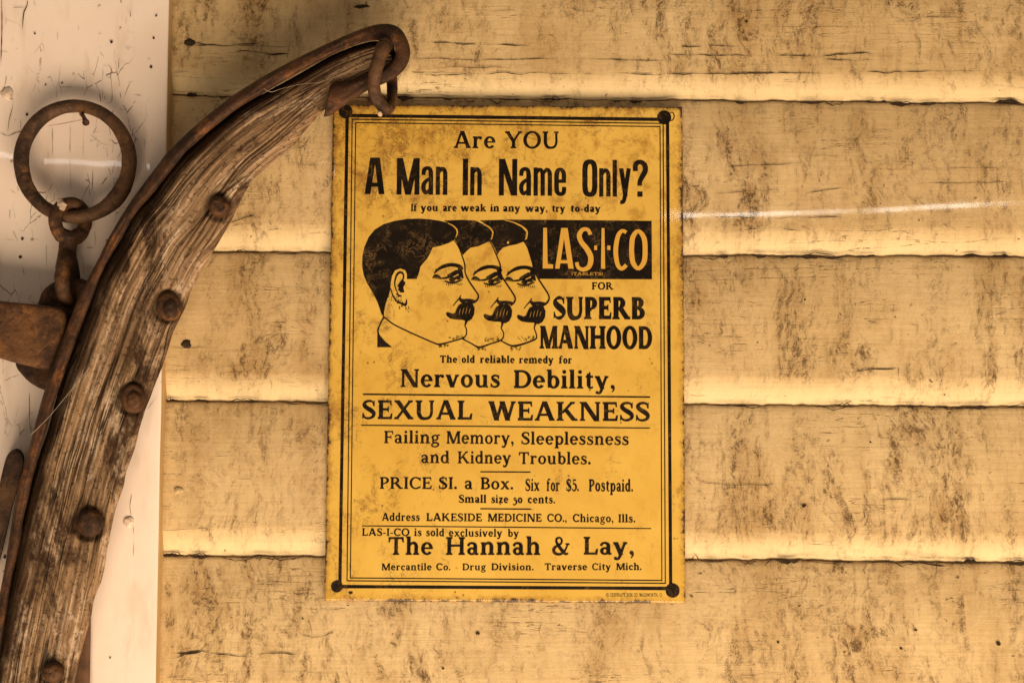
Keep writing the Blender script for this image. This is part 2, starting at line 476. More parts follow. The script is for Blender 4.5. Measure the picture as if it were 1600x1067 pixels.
# precompute pixel->plane as affine in py for each x (exact rays are used)
for s in range(len(SEAMS) - 1):
    top0 = seam_y(s, XS) + seam_wob(s, XS) * 0.8
    bot0 = seam_y(s + 1, XS) + seam_wob(s + 1, XS)
    prof = []                                             # (t in photo px from top / bottom, depth, roll)
    #   top lip
    for k, (dy, dep) in enumerate([(-6, 0.013), (0.3, 0.0120), (0.5, 0.0062), (2.0, 0.0055), (6, 0.0049), (16, 0.0041), (34, 0.0029), (56, 0.0016), (78, 0.0006), (100, 0.0)]):
        prof.append(('t', dy, dep, 0.0))
    for k in range(1, 9):
        prof.append(('m', k / 9.0, 0.0, 0.0))
    for k in range(15):
        q = k / 14.0
        dep = 0.0080 * (q ** 1.45)
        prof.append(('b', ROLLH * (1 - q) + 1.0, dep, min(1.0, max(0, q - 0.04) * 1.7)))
    prof.append(('b', 0.4, 0.0082, 1.0))
    prof.append(('b', -0.6, 0.0125, 1.0))
    base = len(verts)
    for (kind, t, dep, roll) in prof:
        if kind == 't':
            py = top0 + t
        elif kind == 'b':
            py = bot0 - t
        else:
            py = (top0 + 100) * (1 - t) + (bot0 - ROLLH - 1) * t
        wav = fbm(XS / 340.0, py / 200.0 + s * 5, 3, 2) * 0.00008
        if kind == 't' and 0.4 < t < 7:
            dd = dep + np.maximum(0, fbm(XS / 22.0, 1.7 * s, 41, 3)) * 0.0022 * (1 - t / 7)
        else:
            dd = np.full_like(XS, dep)
        dd = dd + wav
        for x, y_, d_ in zip(XS, py, dd):
            verts.append(P(x, y_, d_))
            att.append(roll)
            gls.append((1.0 if s == 3 else 0.0) * (1 - roll))
    R = len(prof)
    for r in range(R - 1):
        a = base + r * len(XS)
        for c in range(len(XS) - 1):
            faces.append((a + c, a + len(XS) + c, a + len(XS) + c + 1, a + c + 1))
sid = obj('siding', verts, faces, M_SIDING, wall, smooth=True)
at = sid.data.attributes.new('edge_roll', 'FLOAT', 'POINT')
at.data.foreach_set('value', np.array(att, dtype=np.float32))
at = sid.data.attributes.new('gloss', 'FLOAT', 'POINT')       # clear coat limited to one board, so only it mirrors the bright streak
at.data.foreach_set('value', np.array(gls, dtype=np.float32))

# trim board (front face, yellow right hand side)
TY = -0.013
def trim_x(py):
    return 264.5 - 21.0 * (py / 1067.0) + fbm(py / 160.0, 3.3, 5, 2) * 1.3
tv, tf, tm = [], [], []
PYS = np.arange(-700, 1800, 6.0)
XT = [-640, -420, -200, -60, 40, 120, 175, 205, 218]
for py in PYS:
    xr = float(trim_x(py))
    row = [(x, TY) for x in XT] + [(xr - 5, TY), (xr - 1.8, TY + 0.0003), (xr - 0.3, TY + 0.0012)]
    for (x, y_) in row:
        tv.append(P(x, py, y_ + float(fbm(x / 260.0, py / 300.0, 9, 2)) * 0.0006))
    e = P(xr, py, TY + 0.0018)
    tv.append(e)
    tv.append(e.copy())
    tv.append(Vector((e.x, 0.012, e.z)))
nc = len(XT) + 6
for r in range(len(PYS) - 1):
    for c in range(nc - 1):
        if c == nc - 3:
            continue
        tf.append((r * nc + c, (r + 1) * nc + c, (r + 1) * nc + c + 1, r * nc + c + 1))
        tm.append(1 if c >= nc - 4 else 0)
trim = obj('trim_board', tv, tf, [M_TRIM, M_TSIDE], wall, smooth=True, fmat=tm)
trim['label'] = 'white cracked trim board'

# ---- cracks: thin ragged slivers of dark open wood in the paint
class Flat:
    """flat pieces on one plane: pixel polygons become thin sheets a hair apart"""
    def __init__(self, y, step=5e-6):
        self.y = y; self.step = step; self.v = []; self.f = []; self.k = 0
        self.map = None
    def _add(self, pts, tris):
        b = len(self.v)
        yy = self.y - self.step * (self.k % 40)
        self.k += 1
        for (x, y) in pts:
            self.v.append(P(x, y, yy))
        for t in tris:
            a = pts[t[0]]; bb = pts[t[1]]; c = pts[t[2]]
            ar = (bb[0] - a[0]) * (c[1] - a[1]) - (bb[1] - a[1]) * (c[0] - a[0])
            t = list(t)
            if ar > 0:
                t.reverse()
            self.f.append([b + i for i in t])
    def poly(self, pts):
        pts = [tuple(q[:2]) for q in pts]
        tr = tessellate_polygon([[Vector((x, y, 0)) for x, y in pts]])
        self._add(pts, [tuple(t) for t in tr])
    def ribbon(self, pts, n=None, round_=False):
        """pts of (x, y, width)"""
        n = n or max(4, 5 * (len(pts) - 1) + 1)
        q = catmull(pts, n)
        d = np.gradient(q[:, :2], axis=0)
        L = np.linalg.norm(d, axis=1); L[L == 0] = 1
        nn = np.stack([-d[:, 1], d[:, 0]], 1) / L[:, None]
        a = q[:, :2] + nn * q[:, 2:3] / 2; c = q[:, :2] - nn * q[:, 2:3] / 2
        P_ = [tuple(x) for x in a] + [tuple(x) for x in c]
        tr = []
        for i in range(n - 1):
            tr += [(i, i + 1, n + i), (i + 1, n + i + 1, n + i)]
        self._add(P_, tr)
    def disc(self, x, y, rx, ry=None, n=28, wob=0.0, seed=0):
        ry = ry or rx
        pts = []
        for k in range(n):
            a = 2 * math.pi * k / n
            w = 1 + wob * float(fbm(math.cos(a) * 1.7 + seed, math.sin(a) * 1.7, 31 + seed, 3))
            pts.append((x + rx * w * math.cos(a), y + ry * w * math.sin(a)))
        self._add(pts + [(x, y)], [(k, (k + 1) % n, n) for k in range(n)])
    def build(self, name, mat, parent):
        return obj(name, self.v, self.f, mat, parent)

def crack(F, pts, w, seed, jag=1.0):
    n = max(8, int(sum(math.dist(a, b) for a, b in zip(pts, pts[1:])) / 3))
    q = catmull([(x, y) for x, y in pts], n)
    i = np.arange(n)
    t = i / (n - 1)
    ww = w * np.clip(np.minimum(t, 1 - t) * 7, 0.15, 1) * np.clip(0.62 + fbm(i / 7.0, seed * 1.7, seed, 3) * 1.1, 0.12, 2)
    q[:, 1] += fbm(i / 9.0, seed * 2.3, seed + 5, 4) * 2.6 * jag
    d = np.gradient(q, axis=0); L = np.linalg.norm(d, axis=1); L[L == 0] = 1
    nn = np.stack([-d[:, 1], d[:, 0]], 1) / L[:, None]
    a = q + nn * ww[:, None] / 2; c = q - nn * ww[:, None] / 2
    F._add([tuple(x) for x in a] + [tuple(x) for x in c],
           [tt for k in range(n - 1) for tt in ((k, k + 1, n + k), (k + 1, n + k + 1, n + k))])

F = Flat(-0.00075, 4e-6)
WC = [([(1065, 72), (1096, 72.5)], 2.6), ([(1106, 72), (1162, 73)], 3.2), ([(1040, 86), (1120, 86), (1176, 89)], 2.6),
      ([(1210, 88), (1290, 86.5), (1366, 84)], 3.2), ([(1285, 94.5), (1364, 93)], 2.8), ([(960, 116), (1050, 116), (1160, 115), (1303, 114.5)], 3.0),
      ([(1330, 114), (1430, 112.5), (1532, 110)], 2.4), ([(642, 67), (720, 68.5), (830, 70)], 2.2), ([(640, 92), (760, 94), (900, 92)], 2.6),
      ([(900, 93), (1040, 96)], 1.6), ([(622, 116), (700, 117), (820, 115), (960, 117)], 2.2), ([(660, 105), (800, 106)], 1.2),
      ([(271, 71), (297, 68), (340, 72), (400, 72), (470, 74)], 1.8), ([(367, 79), (410, 83), (458, 86)], 3.0), ([(300, 72), (360, 71), (408, 69)], 2.0),
      ([(1132, 262), (1200, 257), (1256, 254)], 1.6), ([(1256, 244), (1315, 245)], 1.2), ([(1435, 265), (1510, 264), (1580, 261)], 1.5),
      ([(1432, 287), (1500, 286), (1583, 284)], 1.5), ([(1108, 303), (1160, 299), (1222, 296)], 1.5), ([(1253, 304), (1318, 294)], 1.3),
      ([(1211, 341), (1260, 340), (1318, 339)], 2.2), ([(1110, 339), (1180, 340)], 1.4), ([(1132, 361), (1200, 357), (1256, 361)], 1.6),
      ([(1275, 360), (1330, 362), (1400, 357)], 1.6), ([(1067, 439), (1180, 436), (1325, 432)], 1.3), ([(1067, 425), (1200, 420), (1330, 421)], 1.0),
      ([(1332, 580), (1362, 577), (1404, 575)], 2.2), ([(1404, 575), (1404, 596)], 1.2), ([(1085, 753), (1160, 757), (1230, 755)], 1.2),
      ([(1070, 928), (1120, 923), (1172, 926)], 1.2), ([(1256, 848), (1285, 849), (1308, 853)], 1.8), ([(1378, 779), (1430, 781)], 1.6),
      ([(247, 1024), (272, 1027), (296, 1019), (318, 1018), (345, 1023), (400, 1027)], 2.2), ([(270, 1021), (290, 1021), (314, 1017)], 5.5),
      ([(398, 1024), (430, 1020), (466, 1021)], 1.8), ([(432, 1050), (480, 1049), (527, 1052)], 1.2), ([(468, 988), (496, 997), (524, 985)], 1.2),
      ([(408, 908), (450, 909), (508, 913)], 1.6), ([(357, 349), (380, 342), (398, 337)], 3.2), ([(362, 352), (402, 350)], 2.0), ([(258, 543), (332, 545)], 1.0),
      ([(1195, 882), (1208, 873), (1226, 884)], 3.0), ([(1400, 875), (1440, 880), (1480, 885)], 4.5), ([(1330, 876), (1400, 876)], 2.0),
      ([(1255, 876), (1300, 880), (1320, 877)], 2.2), ([(250, 826), (262, 828), (330, 823)], 1.2), ([(271, 114), (295, 114)], 1.2)]
for i, (pts, w) in enumerate(WC):
    crack(F, pts, w * 0.62, 100 + i, 1.2)
# short upright splits and crazing in the dirty patches
for i in range(70):
    x = random.uniform(280, 1620); y = random.uniform(-10, 1070)
    ln = random.uniform(8, 30)
    pts = [(x, y), (x + random.uniform(-5, 5), y + ln * 0.5), (x + random.uniform(-6, 6), y + ln)] if random.random() < 0.55 else \
          [(x, y), (x + ln * 0.6, y + random.uniform(-2, 2)), (x + ln * 1.4, y + random.uniform(-3, 3))]
    crack(F, pts, random.uniform(0.35, 0.8), 300 + i, 1.4)
for (x, y, r) in [(746, 989, 3.0), (692, 1044, 1.8), (473, 966, 1.8), (544, 945, 1.6), (1256, 790, 3.2), (1249, 946, 2.2), (1431, 984, 2.4), (1560, 1005, 3.4), (1408, 1013, 2.2), (1216, 1003, 2.4), (1166, 34, 3), (1360, 690, 2), (1258, 468, 2)]:
    F.disc(x, y, r, r * 0.75, 9, 0.9, int(x))
# ragged paint along the seams
for si in range(2, 7):
    x = 255.0
    while x < 1640:
        ln = random.uniform(25, 110)
        pts = []
        for k in range(5):
            xx = x + ln * k / 4
            yy = float(seam_y(si, xx)) + float(seam_wob(si, xx)) + random.uniform(-0.8, 1.6)
            pts.append((xx, yy))
        F.y = 0.0035
        crack(F, pts, random.choice([0.8, 1.2, 1.8, 2.8]), int(x) + si * 1000, 1.0)
        x += ln * random.uniform(0.7, 1.6)
for si in range(2, 7):
    for k in range(30):
        xx = random.uniform(258, 1630)
        yy = float(seam_y(si, xx)) + float(seam_wob(si, xx))
        F.y = 0.0030
        w_ = random.uniform(5, 26); h_ = random.uniform(2, 7)
        up = random.random() < 0.35
        pts = [(xx - w_, yy)]
        for q in range(1, 8):
            t = q / 8
            pts.append((xx - w_ + 2 * w_ * t, yy + (-1 if up else 1) * h_ * math.sin(t * math.pi) * random.uniform(0.55, 1.3)))
        pts.append((xx + w_, yy))
        if up:
            F.y = 0.0045
        if random.random() < 0.5:
            F.poly(pts)
        else:
            F.ribbon([(a, b, random.uniform(0.5, 1.8)) for a, b in pts], 24)
F.build('paint_crack', M_CRACK, wall)['kind'] = 'stuff'

F = Flat(TY - 0.00075, 4e-6)
TC = [([(2, -10), (3, 40), (1, 105)], 2.0), ([(44, -5), (42, 10), (37, 22), (35, 48)], 2.2), ([(20, 12.5), (38, 12)], 1.2), ([(0, 81), (12, 81)], 1.4),
      ([(36, 46), (24, 36), (10, 30)], 1.0), ([(10, 118), (8, 132), (2, 146)], 1.6), ([(2, 150), (12, 154), (21, 157)], 1.8), ([(21, 157), (19, 170), (14, 190), (12, 208)], 1.6),
      ([(0, 208), (12, 213), (26, 208), (40, 205)], 2.0), ([(189, -4), (189, 6)], 1.4), ([(203, 16), (204, 27)], 1.4), ([(161, 105), (160, 160)], 0.8),
      ([(175, 105), (173, 118), (175, 140), (174, 158), (163, 160)], 1.2), ([(162, 121), (174, 122)], 1.0), ([(186, 88), (185, 108)], 1.4), ([(135, 120), (133, 143)], 1.0),
      ([(82, 200), (82, 244)], 0.9), ([(110, 195), (109, 240)], 0.9), ([(130, 195), (130, 245)], 0.7), ([(140, 208), (150, 218), (158, 225), (176, 229)], 1.1),
      ([(151, 200), (146, 210)], 0.9), ([(92, 137), (114, 136)], 1.0), ([(109, 250), (111, 300)], 0.9), ([(145, 265), (144, 300)], 1.1), ([(208, 148), (220, 150)], 1.0),
      ([(185, 171), (197, 172)], 1.0), ([(208, 200), (207, 215)], 0.8), ([(34, 410), (38, 430)], 1.0), ([(72, 380), (73, 430)], 0.8), ([(148, 360), (149, 385)], 0.9),
      ([(135, 387), (147, 386)], 1.0), ([(130, 403), (131, 430)], 0.8), ([(50, 460), (44, 468)], 1.0), ([(20, 360), (28, 378)], 1.0),
      ([(46, 612), (46, 655), (49, 678)], 1.2), ([(30, 678), (39, 670)], 1.4), ([(206, 772), (203, 790), (205, 806)], 1.4), ([(208, 820), (209, 845), (208, 872)], 1.2), ([(230, 640), (248, 616)], 0.7)]
for i, (pts, w) in enumerate(TC):
    crack(F, pts, w * 0.62, 700 + i, 0.8)
for i in range(60):
    x = random.uniform(5, 245); y = random.uniform(0, 480)
    ln = random.uniform(4, 16)
    pts = [(x, y), (x + random.uniform(-2, 2), y + ln)] if random.random() < 0.7 else [(x, y), (x + ln, y + random.uniform(-2, 2))]
    crack(F, pts, random.uniform(0.25, 0.5), 800 + i, 1.0)
for (x, y, r) in [(244, 25, 1.6), (174, 66, 2.6), (236, 105, 2.2), (54, 53, 1.6), (71, 133, 1.4), (97, 130, 1.4), (42, 179, 2.2), (240, 60, 1.6), (35, 373, 2), (32, 402, 2.4), (172, 1027, 1.3), (7, 870, 2.2)]:
    F.disc(x, y, r, r, 9, 0.9, int(x))
F.build('paint_crack', M_CRACK, trim)['kind'] = 'stuff'

def dome(name, cx, cy, rx, ry, y0, h, mat, parent, wob=0.06, seed=0, flat=0.0, n=36, m=10, tilt=(0, 0)):
    """raised round head: rim at depth y0, crown h metres nearer the viewer"""
    v, f = [], []
    for j in range(m + 1):
        q = j / m
        r = 1 - q
        z = (1 - (r ** (2 + flat * 6))) ** 0.6
        for k in range(n):
            a = 2 * math.pi * k / n
            w = 1 + wob * float(fbm(math.cos(a) * 1.3 + seed * 3.1, math.sin(a) * 1.3 + q, seed + 3, 3))
            dz = float(fbm(math.cos(a) * r * 3 + seed, math.sin(a) * r * 3, seed + 9, 3)) * h * 0.16
            X = cx + rx * r * w * math.cos(a) + tilt[0] * z
            Y = cy + ry * r * w * math.sin(a) + tilt[1] * z
            v.append(P(X, Y, y0 - h * z - dz * (1 if r > 0.05 else 0)))
    for j in range(m):
        for k in range(n):
            k2 = (k + 1) % n
            f.append((j * n + k, j * n + k2, (j + 1) * n + k2, (j + 1) * n + k))
    b = len(v)
    for k in range(n):
        a = 2 * math.pi * k / n
        v.append(v[k] + Vector((0, 0.006, 0)))
    for k in range(n):
        k2 = (k + 1) % n
        f.append((k, b + k, b + k2, k2))
    return obj(name, v, f, mat, parent, smooth=True)

dome('nail_head', 279, 766, 8, 6, 0.0004, 0.0022, M_NAILP, wall, 0.3, 1)
dome('nail_head', 291, 537, 9, 6.5, 0.0006, 0.0020, M_HOLE, wall, 0.5, 2)
dome('nail_head', 297, 66, 10, 7, 0.0006, 0.0020, M_HOLE, wall, 0.5, 3)
dome('nail_head', 565, 11, 13, 3, 0.0006, 0.0015, M_HOLE, wall, 0.7, 4)
dome('nail_head', 201, 815, 8.5, 9, TY + 0.0004, 0.0024, M_NAILT, trim, 0.35, 5)
dome('nail_head', 11, 146, 10, 10, TY + 0.0004, 0.0024, M_NAILT, trim, 0.35, 6)

# ------------------------------------------------------------------ enamel sign
SY = -0.0040            # front of the sheet
sign = thing('advertising_sign', P(789, 940, 0), 'yellow enamel advertising sign with black print and rusty edges, nailed to the boards', 'sign')
CORN = [(520.5, 163.5), (1066, 167.5), (1071, 942), (507, 938.5)]
def bilin(u, v):
    (ax, ay), (bx, by), (cx, cy), (dx, dy) = CORN
    x = (ax * (1 - u) + bx * u) * (1 - v) + (dx * (1 - u) + cx * u) * v
    y = (ay * (1 - u) + by * u) * (1 - v) + (dy * (1 - u) + cy * u) * v
    return x, y
NU, NV = 90, 126
sv, sf, suv = [], [], []
us = np.concatenate([[0, 0.0022, 0.0055], np.linspace(0.012, 0.988, NU), [0.9945, 0.9978, 1]])
vs = np.concatenate([[0, 0.0016, 0.004], np.linspace(0.009, 0.991, NV), [0.996, 0.9984, 1]])
for v in vs:
    for u in us:
        e = min(u * 560, (1 - u) * 560, v * 775, (1 - v) * 775)
        x, y = bilin(u, v)
        cut = float(fbm(u * 60, v * 80, 77, 3)) * 0.7 if e < 0.01 else 0
        yy = SY + (0.0010 if e < 0.01 else 0.0003 if e < 2.0 else 0.0)
        sv.append(P(x + cut, y + cut, yy))
        suv.append((u * 0.2926, (1 - v) * 0.4075))
n0 = len(us)
for r in range(len(vs) - 1):
    for c in range(n0 - 1):
        sf.append((r * n0 + c, (r + 1) * n0 + c, (r + 1) * n0 + c + 1, r * n0 + c + 1))
# rim folded back
ring = [c for c in range(n0)] + [r * n0 + n0 - 1 for r in range(1, len(vs))] + [(len(vs) - 1) * n0 + c for c in range(n0 - 2, -1, -1)] + [r * n0 for r in range(len(vs) - 2, 0, -1)]
b0 = len(sv)
for i in ring:
    q = sv[i]
    sv.append(Vector((q.x, q.y + 0.0016, q.z)))
    suv.append(suv[i])
for k in range(len(ring)):
    k2 = (k + 1) % len(ring)
    sf.append((ring[k], ring[k2], b0 + k2, b0 + k))
obj('panel', sv, sf, M_SIGN, sign, smooth=True, uvs=suv)

PRINT_Y = SY - 0.00014
def flat():
    return Flat(PRINT_Y)

# ---- border
F = flat()
def frame(corners, w):
    for a, b in zip(corners, corners[1:] + corners[:1]):
        d = Vector((b[0] - a[0], b[1] - a[1])).normalized() * (w / 2)
        n = 14
        pts = []
        for k in range(n + 1):
            t = k / n
            pts.append((a[0] - d.x + (b[0] - a[0] + 2 * d.x) * t, a[1] - d.y + (b[1] - a[1] + 2 * d.y) * t, w * random.uniform(0.93, 1.05)))
        F.ribbon(pts, n * 2)
frame([(542.5, 181), (1043, 187.2), (1048, 919), (531, 916)], 5.2)
frame([(550.3, 186.8), (1036.2, 193.4), (1039.6, 911), (542.2, 907)], 1.7)
frame([(555.8, 192.2), (1031.4, 198.3), (1034.2, 906.6), (547.4, 902.6)], 1.6)
F.build('border', M_INK, sign)
for (x, y, r) in [(540, 174.8, 10.8), (1038, 184, 10.9), (526.3, 916, 9.2), (1051, 922.3, 11)]:
    F = flat(); F.y -= 0.0003
    F.disc(x, y, r, r, 40, 0.05, int(x))
    F.build('corner_dot', M_INK, sign)
F = flat(); F.ribbon([(1047, 177, 1.2), (1051, 176, 1.6), (1053.5, 182, 2.0), (1051, 188, 1.6), (1047, 189, 1.2)], 14)
F.build('nail_hole', M_CRACK, sign)
F = flat(); F.disc(547.5, 925.5, 3.4, 2.5, 12, 0.5, 4)
F.build('nail_hole', M_CRACK, sign)

# ---- lettering: a small drawn alphabet (cap height 100, baseline 0, y up)
class G:
    def __init__(self, W=19.5, T=11.0):
        self.p = []; self.W = W; self.T = T
    def poly(self, pts): self.p.append(('p', pts))
    def V(self, x, y0=0, y1=100, w=None):
        w = w or self.W
        self.poly([(x - w / 2, y0), (x + w / 2, y0), (x + w / 2, y1), (x - w / 2, y1)])
    def H(self, x0, x1, y, h=None):
        h = h or self.T
        self.poly([(x0, y - h / 2), (x1, y - h / 2), (x1, y + h / 2), (x0, y + h / 2)])
    def D(self, x0, y0, x1, y1, w):
        self.poly([(x0 - w / 2, y0), (x0 + w / 2, y0), (x1 + w / 2, y1), (x1 - w / 2, y1)])
    def S(self, x, y, up=1, hl=None, hr=None, w=None):
        w = w or self.W
        hl = w / 2 + 8 if hl is None else hl; hr = w / 2 + 8 if hr is None else hr
        self.poly([(x - hl, y), (x + hr, y), (x + hr - 1, y + up * 5.5), (x + min(w / 2, hr), y + up * 12), (x - min(w / 2, hl), y + up * 12), (x - hl + 1, y + up * 5.5)])
    def R(self, cx, cy, rx, ry, a0=0, a1=360, wx=None, wy=None):
        wx = wx or self.W; wy = wy or self.T
        n = max(8, int(abs(a1 - a0) / 13))
        pts = []
        for k in range(n + 1):
            a = math.radians(a0 + (a1 - a0) * k / n)
            pts.append(((cx + rx * math.cos(a), cy + ry * math.sin(a)), (cx + (rx - wx) * math.cos(a), cy + (ry - wy) * math.sin(a))))
        self.p.append(('s', pts))
    def C(self, pts, n=None): self.p.append(('c', pts, n))
    def O(self, x, y, r, ry=None):
        ry = ry or r
        self.poly([(x + r * math.cos(k * math.pi / 7), y + ry * math.sin(k * math.pi / 7)) for k in range(14)])

def glyph(ch, W=19.5, T=11.0):
    g = G(W, T); V, H, D, S, R, C, O = g.V, g.H, g.D, g.S, g.R, g.C, g.O
    w = 60
    if ch == 'A': D(14, 0, 46, 100, T + 3); D(86, 0, 49, 102, W + 4); H(25, 72, 31, T); S(14, 0, 1, 13, 13, T); S(86, 0, 1, 15, 14); w = 101
    elif ch == 'B': V(20); H(4, 44, 100 - T / 2); H(20, 44, 52); H(4, 44, T / 2); R(42, 75, 31, 25, -90, 90); R(43, 28, 37, 28, -90, 90); w = 81
    elif ch in 'CG':
        R(50, 50, 49, 52, 48, 312); g.poly([(76, 74), (88, 66), (90, 100), (83, 93), (72, 96)])
        g.poly([(78, 4), (86, 10), (92, 26), (82, 22), (74, 14)]) if ch == 'C' else (V(78, 4, 44), S(78, 46, -1))
        w = 93
    elif ch == 'D': V(20); H(4, 46, 100 - T / 2); H(4, 46, T / 2); R(45, 50, 51, 50, -90, 90); w = 97
    elif ch == 'E':
        V(20); H(4, 70, 100 - T / 2); H(20, 56, 52); H(4, 72, T / 2)
        g.poly([(62, 96), (67, 74), (74, 74), (72, 100), (58, 100)]); g.poly([(53, 38), (60, 38), (60, 66), (53, 66)]); g.poly([(62, 4), (70, 30), (78, 30), (75, 0), (58, 0)]); w = 79
    elif ch == 'F':
        V(20); H(4, 70, 100 - T / 2); H(20, 56, 50); S(20, 0)
        g.poly([(62, 96), (67, 72), (74, 72), (72, 100), (58, 100)]); g.poly([(53, 36), (60, 36), (60, 64), (53, 64)]); w = 76
    elif ch == 'H': V(20); V(86); H(20, 86, 52); [S(x, y, u) for x in (20, 86) for y, u in ((0, 1), (100, -1))]; w = 106
    elif ch == 'I' or ch == '1': V(20); S(20, 0); S(20, 100, -1); w = 40
    elif ch == 'K': V(20); S(20, 0); S(20, 100, -1); D(30, 40, 80, 100, T + 4); D(90, 0, 46, 60, W + 5); S(80, 100, -1, 13, 13, T); S(91, 0, 1, 14, 15); w = 106
    elif ch == 'L': V(20); S(20, 100, -1); H(4, 72, T / 2); g.poly([(60, 4), (69, 32), (78, 32), (74, 0), (56, 0)]); w = 79
    elif ch == 'M':
        V(18, 0, 100, T + 3); V(108, 0, 100, W); D(63, 0, 24, 100, W + 4); D(63, 0, 102, 100, T + 4)
        S(18, 0, 1, None, None, T + 3); S(108, 0); S(18, 100, -1, 14, 8, T); S(108, 100, -1, 8, 17); w = 126
    elif ch == 'N':
        V(18, 0, 100, T + 2); V(92, 0, 100, T + 2); D(88, -2, 24, 100, W + 6)
        S(18, 0, 1, 14, 14, T); S(18, 100, -1, 15, 8, T); S(92, 100, -1, 14, 14, T); w = 108
    elif ch in 'O': R(53, 50, 52, 52.5, 0, 360, W + 1, T); w = 106
    elif ch == 'P': V(20); S(20, 0); H(4, 42, 100 - T / 2); H(20, 42, 44); R(41, 71.5, 34, 28.5, -90, 90); w = 76
    elif ch == 'R': V(20); S(20, 0); H(4, 42, 100 - T / 2); H(20, 44, 47); R(41, 73, 34, 27, -90, 90); D(88, 0, 46, 50, W + 5); S(90, 0, 1, 12, 14); w = 104
    elif ch in 'S$':
        C([(62, 74, 9), (56, 91, 10), (37, 96, T), (18, 89, 14), (14, 74, W), (26, 60, W + 1), (46, 47, W + 3), (61, 32, W), (58, 14, 15), (38, 4.5, T), (18, 8, 10), (8, 24, 9)], 44)
        g.poly([(58, 68), (66, 68), (66, 100), (59, 92)]); g.poly([(4, 0), (11, 8), (12, 32), (4, 32)]); w = 73
        if ch == '$': V(36, -9, 109, 6)
    elif ch == 'T': V(46); S(46, 0); H(4, 88, 100 - T / 2); g.poly([(3, 70), (11, 72), (18, 96), (5, 100)]); g.poly([(89, 70), (81, 72), (74, 96), (87, 100)]); w = 92
    elif ch == 'U': C([(20, 98, W), (20, 60, W), (21, 30, W), (32, 9, W - 2), (53, 4, T + 2), (74, 11, T + 2), (84, 34, T + 2), (84, 66, T + 2), (84, 98, T + 2)], 40); S(20, 100, -1); S(84, 100, -1, 14, 14, T); w = 101
    elif ch == 'W': D(40, -1, 13, 100, W + 4); D(40, -1, 66, 100, T + 3); D(94, -1, 66, 100, W + 4); D(94, -1, 120, 100, T + 3); S(13, 100, -1, 15, 15); S(66, 100, -1, 14, 14); S(120, 100, -1, 13, 13, T); w = 134
    elif ch == 'X': D(86, 0, 16, 100, W + 6); D(14, 0, 84, 100, T + 4); S(16, 100, -1, 14, 15); S(86, 0, 1, 15, 14); S(14, 0, 1, 13, 13, T); S(84, 100, -1, 13, 13, T); w = 101
    elif ch == 'Y': V(50, 0, 50); S(50, 0); D(50, 40, 13, 100, W + 4); D(50, 40, 88, 100, T + 3); S(13, 100, -1, 14, 16); S(88, 100, -1, 13, 13, T); w = 101
    elif ch == 'a':
        C([(9, 50, 14), (16, 63, 11), (32, 66, T + 1), (45, 58, W - 2), (47, 44, W)], 18); V(47, 6, 48); C([(47, 14, W - 2), (52, 4, 11), (64, 6, 7)], 10)
        R(29, 20, 25, 21.5, 0, 360, W - 3, T - 1); w = 67
    elif ch == 'b': V(18, 4, 104); S(18, 104, -1, 16, W / 2); R(39, 35, 32, 36.5); w = 73
    elif ch == 'c': R(35, 35, 33, 36.5, 45, 318); O(52, 54, 8.5); w = 63
    elif ch == 'd': V(56, 0, 104); S(56, 104, -1, 16, W / 2); R(35, 35, 33, 36.5); S(56, 0, 1, 4, 17); w = 75
    elif ch == 'e': R(35, 35, 33, 36.5, 2, 322); H(8, 66, 37, 8); w = 69
    elif ch == 'f': V(24, 0, 80); C([(24, 74, W), (27, 92, 14), (41, 101, 11), (53, 96, 11)], 14); O(54, 93, 7.5); H(6, 48, 66); S(24, 0); w = 58
    elif ch == 'g':
        R(33, 46, 27, 25, 0, 360, W - 4, T - 1); C([(48, 62, 9), (58, 68, 9), (70, 68, 10)], 8)
        C([(20, 26, 10), (13, 16, 10), (24, 8, 12), (46, 4, 14), (60, -8, 13), (48, -24, 10), (28, -27, 9), (9, -19, 12), (12, -5, 10), (26, 4, 9)], 36); w = 71
    elif ch in 'hn': 
        V(19, 0, 104 if ch == 'h' else 70); S(19, 104 if ch == 'h' else 70, -1, 16, W / 2); S(19, 0)
        C([(22, 48, 9), (34, 64, 11), (50, 66, W - 4), (60, 52, W), (60, 26, W), (60, 1, W)], 24); S(60, 0); w = 80
    elif ch == 'i': V(18, 0, 70); S(18, 0); S(18, 70, -1, 15, W / 2); O(18, 92, 10.5); w = 37
    elif ch == 'k': V(19, 0, 104); S(19, 0); S(19, 104, -1, 16, W / 2); D(28, 28, 60, 70, T + 3); D(68, 0, 38, 44, W + 4); S(62, 70, -1, 12, 12, T); S(70, 0, 1, 13, 13); w = 83
    elif ch == 'l': V(18, 0, 104); S(18, 0); S(18, 104, -1, 16, W / 2); w = 37
    elif ch == 'm':
        V(19, 0, 70); S(19, 70, -1, 16, W / 2); S(19, 0)
        for b in (0, 42):
            C([(22 + b, 48, 9), (34 + b, 64, 11), (49 + b, 66, W - 4), (60 + b, 52, W), (60 + b, 26, W), (60 + b, 1, W)], 24); S(60 + b, 0)
        w = 122
    elif ch in 'o0': R(36, 35, 34, 36.5); w = 72
    elif ch == 'p': V(19, -30, 70); S(19, -30); S(19, 70, -1, 16, W / 2); R(41, 35, 32, 36.5); w = 75
    elif ch == 'r': V(19, 0, 70); S(19, 70, -1, 16, W / 2); S(19, 0); C([(22, 46, 9), (31, 61, 11), (44, 66, 12)], 10); O(48, 61, 9.5); w = 61
    elif ch == 's':
        C([(47, 53, 8), (42, 63, 9), (28, 67, T - 1), (14, 61, 12), (14, 49, 15), (28, 38, W), (44, 27, W - 1), (45, 13, 13), (30, 3.5, T - 1), (14, 6, 9), (7, 17, 8)], 36)
